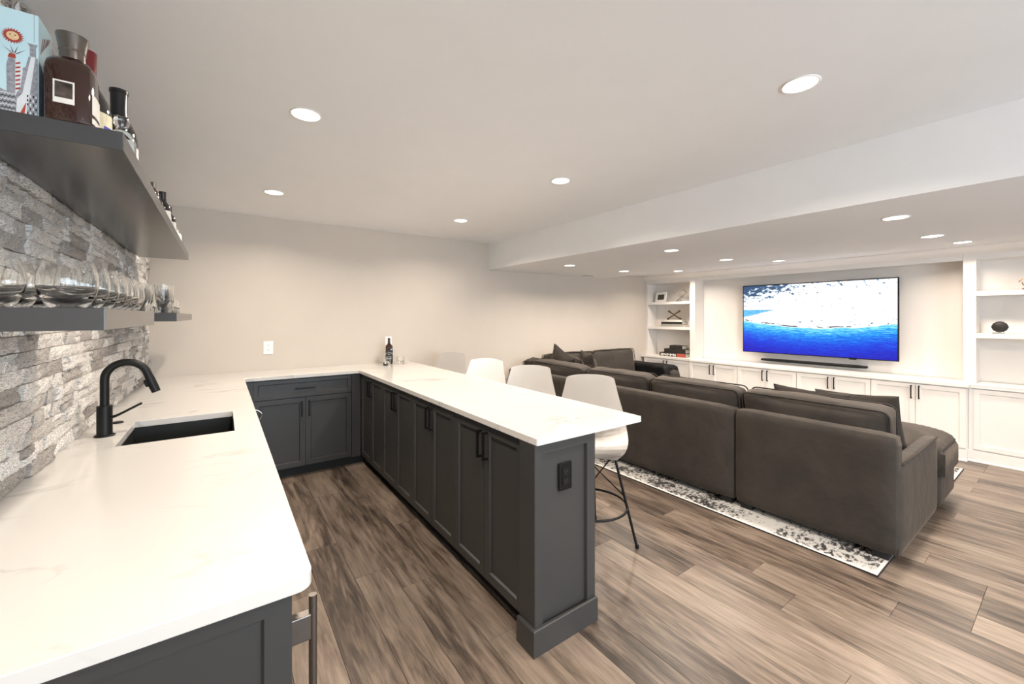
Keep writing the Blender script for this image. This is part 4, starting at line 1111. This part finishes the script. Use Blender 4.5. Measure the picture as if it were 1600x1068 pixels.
# ================================================================== MEDIA WALL
XP = 6.66      # face of pillars and shelves
XM = 6.47      # centre base cabinet doors
XSd = 6.525    # side base cabinet doors
XW_ = 6.92     # recessed back panel
CZ = 0.757
yu = [4.500, 3.600, 2.866+0.005, 2.137, 1.405, 0.672, -0.240]
GM = 'white media base cabinets'
labs = ['white two-door cabinet under the left bookcase', 'white two-door media cabinet left of the television', 'white two-door media cabinet below the television left half', 'white two-door media cabinet below the television right half', 'white two-door media cabinet behind the chaise', 'white cabinet under the right bookcase']
for i in range(6):
    y1, y0 = yu[i], yu[i+1]
    side = i in (0, 5); xf_ = XSd if side else XM
    t = thing('media_cabinet', labs[i], 'cabinet', (xf_+0.2, (y0+y1)/2, 0), GM)
    part('carcass', box(xf_+0.021, XR-0.03, y0+0.001, y1-0.001, 0.11, CZ-0.031), M['trim'], t)
    bmk = prism([(xf_+0.006, 0.0), (xf_+0.006, 0.0), (xf_-0.012, 0.001), (xf_-0.012, 0.012), (xf_-0.003, 0.020), (xf_-0.003, 0.113), (xf_+0.3, 0.113), (xf_+0.3, 0.001)][1:], 1, y0, y1)
    part('plinth', bmk, M['trim'], t)
    stile = 0.028 if i == 4 else 0.0
    if i == 5: 
        door_pair(t, '-x', xf_, y0+0.04, y1-0.03, 0.125, CZ-0.042, M['trim'], 0.555, 0.695, M['black'], rail=0.06)
        part('stile', box(xf_+0.003, xf_+0.021, y1-0.03, y1-0.001, 0.113, CZ-0.031), M['trim'], t)
    elif i == 0:
        door_pair(t, '-x', xf_, y0+0.03, y1-0.02, 0.125, CZ-0.042, M['trim'], 0.555, 0.695, M['black'], rail=0.06)
        part('stile', box(xf_+0.003, xf_+0.021, y0+0.001, y0+0.03, 0.113, CZ-0.031), M['trim'], t)
    else:
        door_pair(t, '-x', xf_, y0+0.002+stile*0.2, y1-0.002, 0.125, CZ-0.042, M['trim'], 0.562, 0.702, M['black'], rail=0.06)
part_poly = [(XSd-0.012, YB-0.002), (XSd-0.012, 3.585), (XM-0.012, 3.585), (XM-0.012, 0.660), (XSd-0.012, 0.660), (XSd-0.012, -0.24), (XR-0.035, -0.24), (XR-0.035, YB-0.002)]
bm = prism(part_poly, 2, CZ-0.03, CZ); bmesh.ops.bevel(bm, geom=[e for e in bm.edges if abs(e.verts[0].co.z-e.verts[1].co.z) < 1e-5], offset=0.003, segments=2, affect='EDGES')
lone('media_countertop', bm, M['trim'], (6.7, 2, CZ-0.03), label='long white top running over the media cabinets', category='countertop')
def bookcase(label, y0, y1, yi0, yi1):
    t = thing('bookcase', label, 'bookcase', (6.8, (y0+y1)/2, CZ), 'white built-in bookcases beside the television')
    part('back_panel', box(XW_, XW_+0.02, yi0, yi1, CZ+0.001, 2.06), M['trim'], t)
    part('side_panel', box(XP, XW_+0.02, y0, yi0, CZ+0.001, 2.062), M['trim'], t)
    part('side_panel', box(XP, XW_+0.02, yi1, y1, CZ+0.001, 2.062), M['trim'], t)
    for z0, z1 in ((1.212, 1.258), (1.636, 1.682)): part('shelf', box(XP+0.004, XW_, yi0, yi1, z0, z1, 0.002), M['trim'], t)
    part('header', box(XP, XW_, yi0, yi1, 1.999, 2.062), M['trim'], t)
    return t
bookcase('white built-in bookcase left of the television', 3.620, YB-0.002, 3.706, 4.505)
bookcase('white built-in bookcase at the right edge', -0.240, 0.722, -0.155, 0.634)
t = thing('television_alcove', 'white recessed alcove lining behind the television', 'alcove', (XW_, 2.17, CZ))
part('panel', box(XW_, XW_+0.02, 0.724, 3.618, CZ+0.001, 2.06), M['trim'], t)
part('header', box(XP, XP+0.03, 0.724, 3.618, 1.999, 2.062), M['trim'], t)
lone('trim_1', prism([(XP+0.0005, 2.0525), (XP-0.010, 2.0525), (XP-0.013, 2.060), (XP-0.030, 2.066), (XP-0.062, 2.082), (XP-0.095, 2.108), (XP-0.112, 2.118), (XP-0.112, ZT-0.0005), (XP+0.20, ZT-0.0005), (XP+0.20, 2.0630), (XP+0.0005, 2.0630)], 1, -0.24, YB-0.001), M['trim'], (XP, 2, 2.05), kind='structure',
     label='white crown moulding along the top of the built-ins', category='moulding')

# ---- television and soundbar
TY0, TY1, TZ0, TZ1 = 1.235, 2.948, 0.911, 1.881
t = thing('television', 'large flat television showing a bright beach and blue sea', 'television', (6.84, (TY0+TY1)/2, TZ0))
part('body', box(6.803, 6.832, TY0, TY1, TZ0, TZ1, 0.002), M['blackplastic'], t)
part('wall_mount', box(6.832, XW_-0.001, 1.75, 2.45, 1.2, 1.6), M['blackplastic'], t)
part('sensor', box(6.800, 6.82, 1.62, 1.69, TZ0-0.012, TZ0+0.002, 0.003), M['blackplastic'], t)
bm = bmesh.new(); e = 0.011
vs = [bm.verts.new(p) for p in ((6.8022, TY1-e, TZ0+e), (6.8022, TY0+e, TZ0+e), (6.8022, TY0+e, TZ1-e), (6.8022, TY1-e, TZ1-e))]
f = bm.faces.new(vs); uv = bm.loops.layers.uv.new('UVMap')
for lp, q_ in zip(f.loops, ((0, 0), (1, 0), (1, 1), (0, 1))): lp[uv].uv = q_
bmesh.ops.translate(bm, verts=bm.verts, vec=-wloc(t))
me = bpy.data.meshes.new('screen'); bm.to_mesh(me); bm.free(); link('screen', me, M['screen'], t)
t = thing('soundbar', 'slim black soundbar mounted below the television', 'speaker', (6.88, 2.12, 0.795))
bm = soft(0.04, 0.595, 0.0185, 0.0175, cuts=10); part('body', xf(bm, (6.872, 2.125, 0.8125)), M['blackplastic'], t, smooth=True)
for yy in (1.75, 2.5): part('bracket', box(6.90, XW_-0.001, yy-0.02, yy+0.02, 0.800, 0.825), M['blackplastic'], t)

# ---- objects on the left bookcase
t = thing('photo_frame', 'white framed dark photo on the top shelf', 'frame', (6.78, 4.30, 1.682))
def tilted(bm): return xf(bm, (6.745, 4.305, 1.6835), (0, 0.16, -0.15))
bm = bmesh.new()
O_ = [(-0.120, 0.0), (0.120, 0.0), (0.120, 0.172), (-0.120, 0.172)]; I_ = [(-0.075, 0.040), (0.075, 0.040), (0.075, 0.132), (-0.075, 0.132)]
vv = [[bm.verts.new((x_, *p)) for p in q_] for q_ in (O_, I_) for x_ in (-0.008, 0.008)]
o0, o1, i0, i1 = vv
for k in range(4):
    q = (k+1) % 4
    for fa in ((o0[k], o0[q], i0[q], i0[k]), (o1[k], i1[k], i1[q], o1[q]), (o0[k], o1[k], o1[q], o0[q]), (i0[k], i0[q], i1[q], i1[k])): bm.faces.new(fa)
part('border', tilted(bm), M['outlet'], t); part('picture', tilted(box(-0.002, 0.004, -0.076, 0.076, 0.039, 0.133)), M['photo'], t)
part('easel_back', tilted(box(0.0082, 0.014, -0.118, 0.118, 0.002, 0.170)), M['bookdark'], t)
t = thing('knot_sculpture', 'silver folded knot sculpture on the top shelf', 'sculpture', (6.76, 3.90, 1.682))
def ribbon(pts, w, th, nm, m, t):
    bm = bmesh.new(); P = [Vector(p) for p in pts]; rows = []
    for i, p in enumerate(P):
        tn = (P[min(i+1, len(P)-1)]-P[max(i-1, 0)]).normalized(); nn = tn.cross(Vector((1, 0, 0))).normalized()
        rows.append([bm.verts.new(p+Vector((a*w/2, 0, 0))+nn*(b_*th/2)) for a, b_ in ((-1, -1), (1, -1), (1, 1), (-1, 1))])
    for A_, B_ in zip(rows, rows[1:]):
        for k in range(4): bm.faces.new((A_[k], A_[(k+1) % 4], B_[(k+1) % 4], B_[k]))
    bm.faces.new(rows[0][::-1]); bm.faces.new(rows[-1]); return part(nm, bm, m, t)
kx, ky, kz = 6.76, 3.895, 1.6825
ribbon([(kx-0.02, ky+0.105, kz), (kx-0.01, ky, kz+0.075), (kx, ky-0.075, kz+0.135), (kx, ky-0.03, kz+0.185), (kx, ky+0.03, kz+0.188), (kx, ky+0.080, kz+0.135), (kx+0.01, ky, kz+0.065), (kx+0.02, ky-0.105, kz+0.012)], 0.035, 0.018, 'band', M['chrome'], t)
t = thing('crossed_bones_sculpture', 'dark bronze crossed rods sculpture standing on stacked books', 'sculpture', (6.77, 4.05, 1.375))
bz_ = 1.372
for s in (-1, 1):
    A_, B_ = Vector((6.765+0.012*s, 4.055-0.115*s, bz_+0.014)), Vector((6.765+0.012*s, 4.055+0.110*s, bz_+0.150))
    n = 12; pts = [A_.lerp(B_, k/n) for k in range(n+1)]; rr = [0.010+0.010*(abs(2*k/n-1)**4) for k in range(n+1)]
    part('rod', tube(pts, rr, 10), M['brass'], t, smooth=True)
    for e_ in (A_, B_): part('knob', lathe([(0, -0.014), (0.010, -0.010), (0.014, 0), (0.010, 0.010), (0, 0.014)], tuple(e_), 12), M['brass'], t, smooth=True)
def book(label, x0, x1, y0, y1, z0, z1, cm, group, spine=None):
    t = thing('book', label, 'book', ((x0+x1)/2, (y0+y1)/2, z0), group)
    th = 0.004
    poly = [(x0, z0), (x1, z0), (x1, z0+th), (x0+th, z0+th), (x0+th, z1-th), (x1, z1-th), (x1, z1), (x0, z1)]
    part('cover', prism(poly, 1, y0, y1), cm, t)
    part('pages', box(x0+th+0.0005, x1-0.006, y0+0.004, y1-0.004, z0+th+0.0002, z1-th-0.0002), M['paper'], t)
    return t
GBK = 'books on the left bookcase'
book('pale grey book at the bottom of the middle shelf stack', 6.69, 6.86, 3.85, 4.255, 1.2585, 1.302, M['bookgrey'], GBK)
book('dark book in the middle of the middle shelf stack', 6.69, 6.86, 3.86, 4.252, 1.3025, 1.340, M['bookdark'], GBK)
book('thin pale book on top of the middle shelf stack', 6.695, 6.85, 3.87, 4.21, 1.3405, 1.371, M['paper'], GBK)
t = book('black and red book with white spine letters on the cabinet top', 6.655, 6.88, 3.775, 4.262, CZ+0.0008, CZ+0.062, M['bookdark'], GBK)
part('red_spine', box(6.6535, 6.6555, 3.776, 3.935, CZ+0.004, CZ+0.058), M['bookred'], t)
rl = random.Random(4)
for k in range(10):
    y1_ = 4.235-k*0.029; h0 = CZ+0.010
    part('spine_letter', box(6.6535, 6.6545, y1_-0.019, y1_, h0+rl.choice((0, 0.012)), h0+rl.choice((0.034, 0.040))), M['outlet'], t)
book('thick black book in the middle of the cabinet-top stack', 6.68, 6.87, 3.795, 4.190, CZ+0.0625, CZ+0.128, M['bookdark'], GBK)
book('small black book topping the cabinet-top stack', 6.70, 6.85, 3.865, 4.100, CZ+0.1285, CZ+0.188, M['bookdark'], GBK)

# ---- objects on the right bookcase
t = thing('oval_ornament', 'dark oval stone ornament on the right bookcase shelf', 'ornament', (6.74, 0.487, 1.258))
part('stone', lathe([(0, -0.055), (0.022, -0.050), (0.043, -0.032), (0.055, 0), (0.043, 0.032), (0.022, 0.050), (0, 0.055)], (6.74, 0.487, 1.326), 24, sx=0.6, sy=1.05), M['bookdark'], t, smooth=True)
part('stand', box(6.70, 6.78, 0.445, 0.532, 1.2585, 1.270, 0.003), M['chrome'], t)
part('stand_peg', box(6.73, 6.75, 0.470, 0.504, 1.268, 1.285, 0.002), M['chrome'], t)
t = thing('wire_sculpture', 'copper wire swirl sculpture on the upper right shelf', 'sculpture', (6.76, 0.30, 1.682))
sw = [(6.76, 0.30+(0.012+0.010*a/PI)*math.cos(a), 1.757+(0.012+0.010*a/PI)*math.sin(a)) for a in [k*PI/8 for k in range(0, 33)]]
part('swirl', tube(sw, 0.0045, 8), M['copper'], t, smooth=True)
part('arch', tube([(6.76, 0.30+0.078*math.cos(a), 1.735+0.070*math.sin(a)) for a in [PI*0.12+k*PI*0.76/16 for k in range(17)]], 0.0045, 8), M['copper'], t, smooth=True)
part('base', box(6.73, 6.79, 0.25, 0.35, 1.6825, 1.700, 0.003), M['copper'], t)
part('stem', tube([(6.76, 0.30, 1.698), (6.76, 0.30, 1.745)], 0.004, 8), M['copper'], t, smooth=True)

# ================================================================== CEILING FIXTURES
def downlight():
    t = thing('downlight', 'x', 'ceiling light', (0, 0, 0), 'round recessed ceiling lights')
    link('trim_ring', bm_mesh(lathe([(0.0595, -0.0005), (0.061, -0.004), (0.065, -0.005), (0.069, -0.003), (0.070, -0.0005)], n=32), 'trim_ring', True), M['outlet'], t)
    link('diffuser', bm_mesh(lathe([(0, -0.002), (0.060, -0.002)], n=32), 'diffuser'), M['lens'], t)
    return t
ll = bpy.data.lights.new('lamp', 'AREA'); ll.shape = 'DISK'; ll.size = 0.118; ll.energy = LAMP_W; ll.color = LAMP_COL; ll.spread = math.radians(150)
dl0 = downlight(); lo_ = bpy.data.objects.new('lamp', ll); COL.objects.link(lo_); lo_.parent = dl0; lo_.location = (0, 0, -0.006)
register(dl0)
LG = [(0.819, 2.14, ZC, 'recessed ceiling light above the sink run, larger of the two'), (0.82, 3.62, ZC, 'recessed ceiling light above the far left counter corner'),
      (2.43, 3.60, ZC, 'recessed ceiling light above the far end of the peninsula'), (2.437, 2.14, ZC, 'recessed ceiling light above the middle stools'),
      (2.437, 0.68, ZC, 'recessed ceiling light largest in view, before the bulkhead'), (0.82, 0.68, ZC, 'recessed ceiling light straight above the viewer'),
      (0.82, -0.80, ZC, 'recessed ceiling light behind the viewer near the left wall'), (2.437, -0.80, ZC, 'recessed ceiling light behind the viewer near the bulkhead'), (0.82, -2.2, ZC, 'recessed ceiling light at the added window near the left wall'), (2.437, -2.2, ZC, 'recessed ceiling light at the added window near the bulkhead'),
      (3.907, 3.60, ZD, 'bulkhead ceiling light above the sofa corner'), (4.93, 3.62, ZD, 'bulkhead ceiling light above the wall-side sofa section'),
      (3.909, 2.236, ZD, 'bulkhead ceiling light above the sofa middle'), (4.935, 2.25, ZD, 'bulkhead ceiling light above the rug centre'),
      (3.92, 0.685, ZD, 'bulkhead ceiling light above the chaise back'), (4.93, 0.68, ZD, 'bulkhead ceiling light above the chaise front'),
      (3.91, -0.80, ZD, 'bulkhead ceiling light behind the viewer, first row'), (4.93, -0.80, ZD, 'bulkhead ceiling light behind the viewer, second row'),
      (6.20, 3.62, ZT, 'ceiling light before the left bookcase'), (6.19, 2.23, ZT, 'ceiling light before the television'), (6.19, 0.67, ZT, 'ceiling light before the right bookcase')]
for i, (lx, ly_, lz, lb) in enumerate(LG):
    o = dl0 if i == 0 else copy_tree(dl0)
    o.location = (lx, ly_, lz); o['label'] = lb
t = thing('ceiling_vent', 'small slotted air vent in the bulkhead near the wall', 'vent', (4.95, 4.30, ZD))
bm = bmesh.new(); rect_frame(bm, 4.82, 5.08, 4.255, 4.345, 0.014, ZD-0.006, ZD-0.0003); part('frame', bm, M['outlet'], t)
part('duct', box(4.833, 5.067, 4.268, 4.332, ZD-0.0016, ZD-0.0004), M['kick'], t)
for k in range(4): part('slat', box(4.834, 5.066, 4.275+0.015*k, 4.281+0.015*k, ZD-0.005, ZD-0.0018), M['slot'], t)
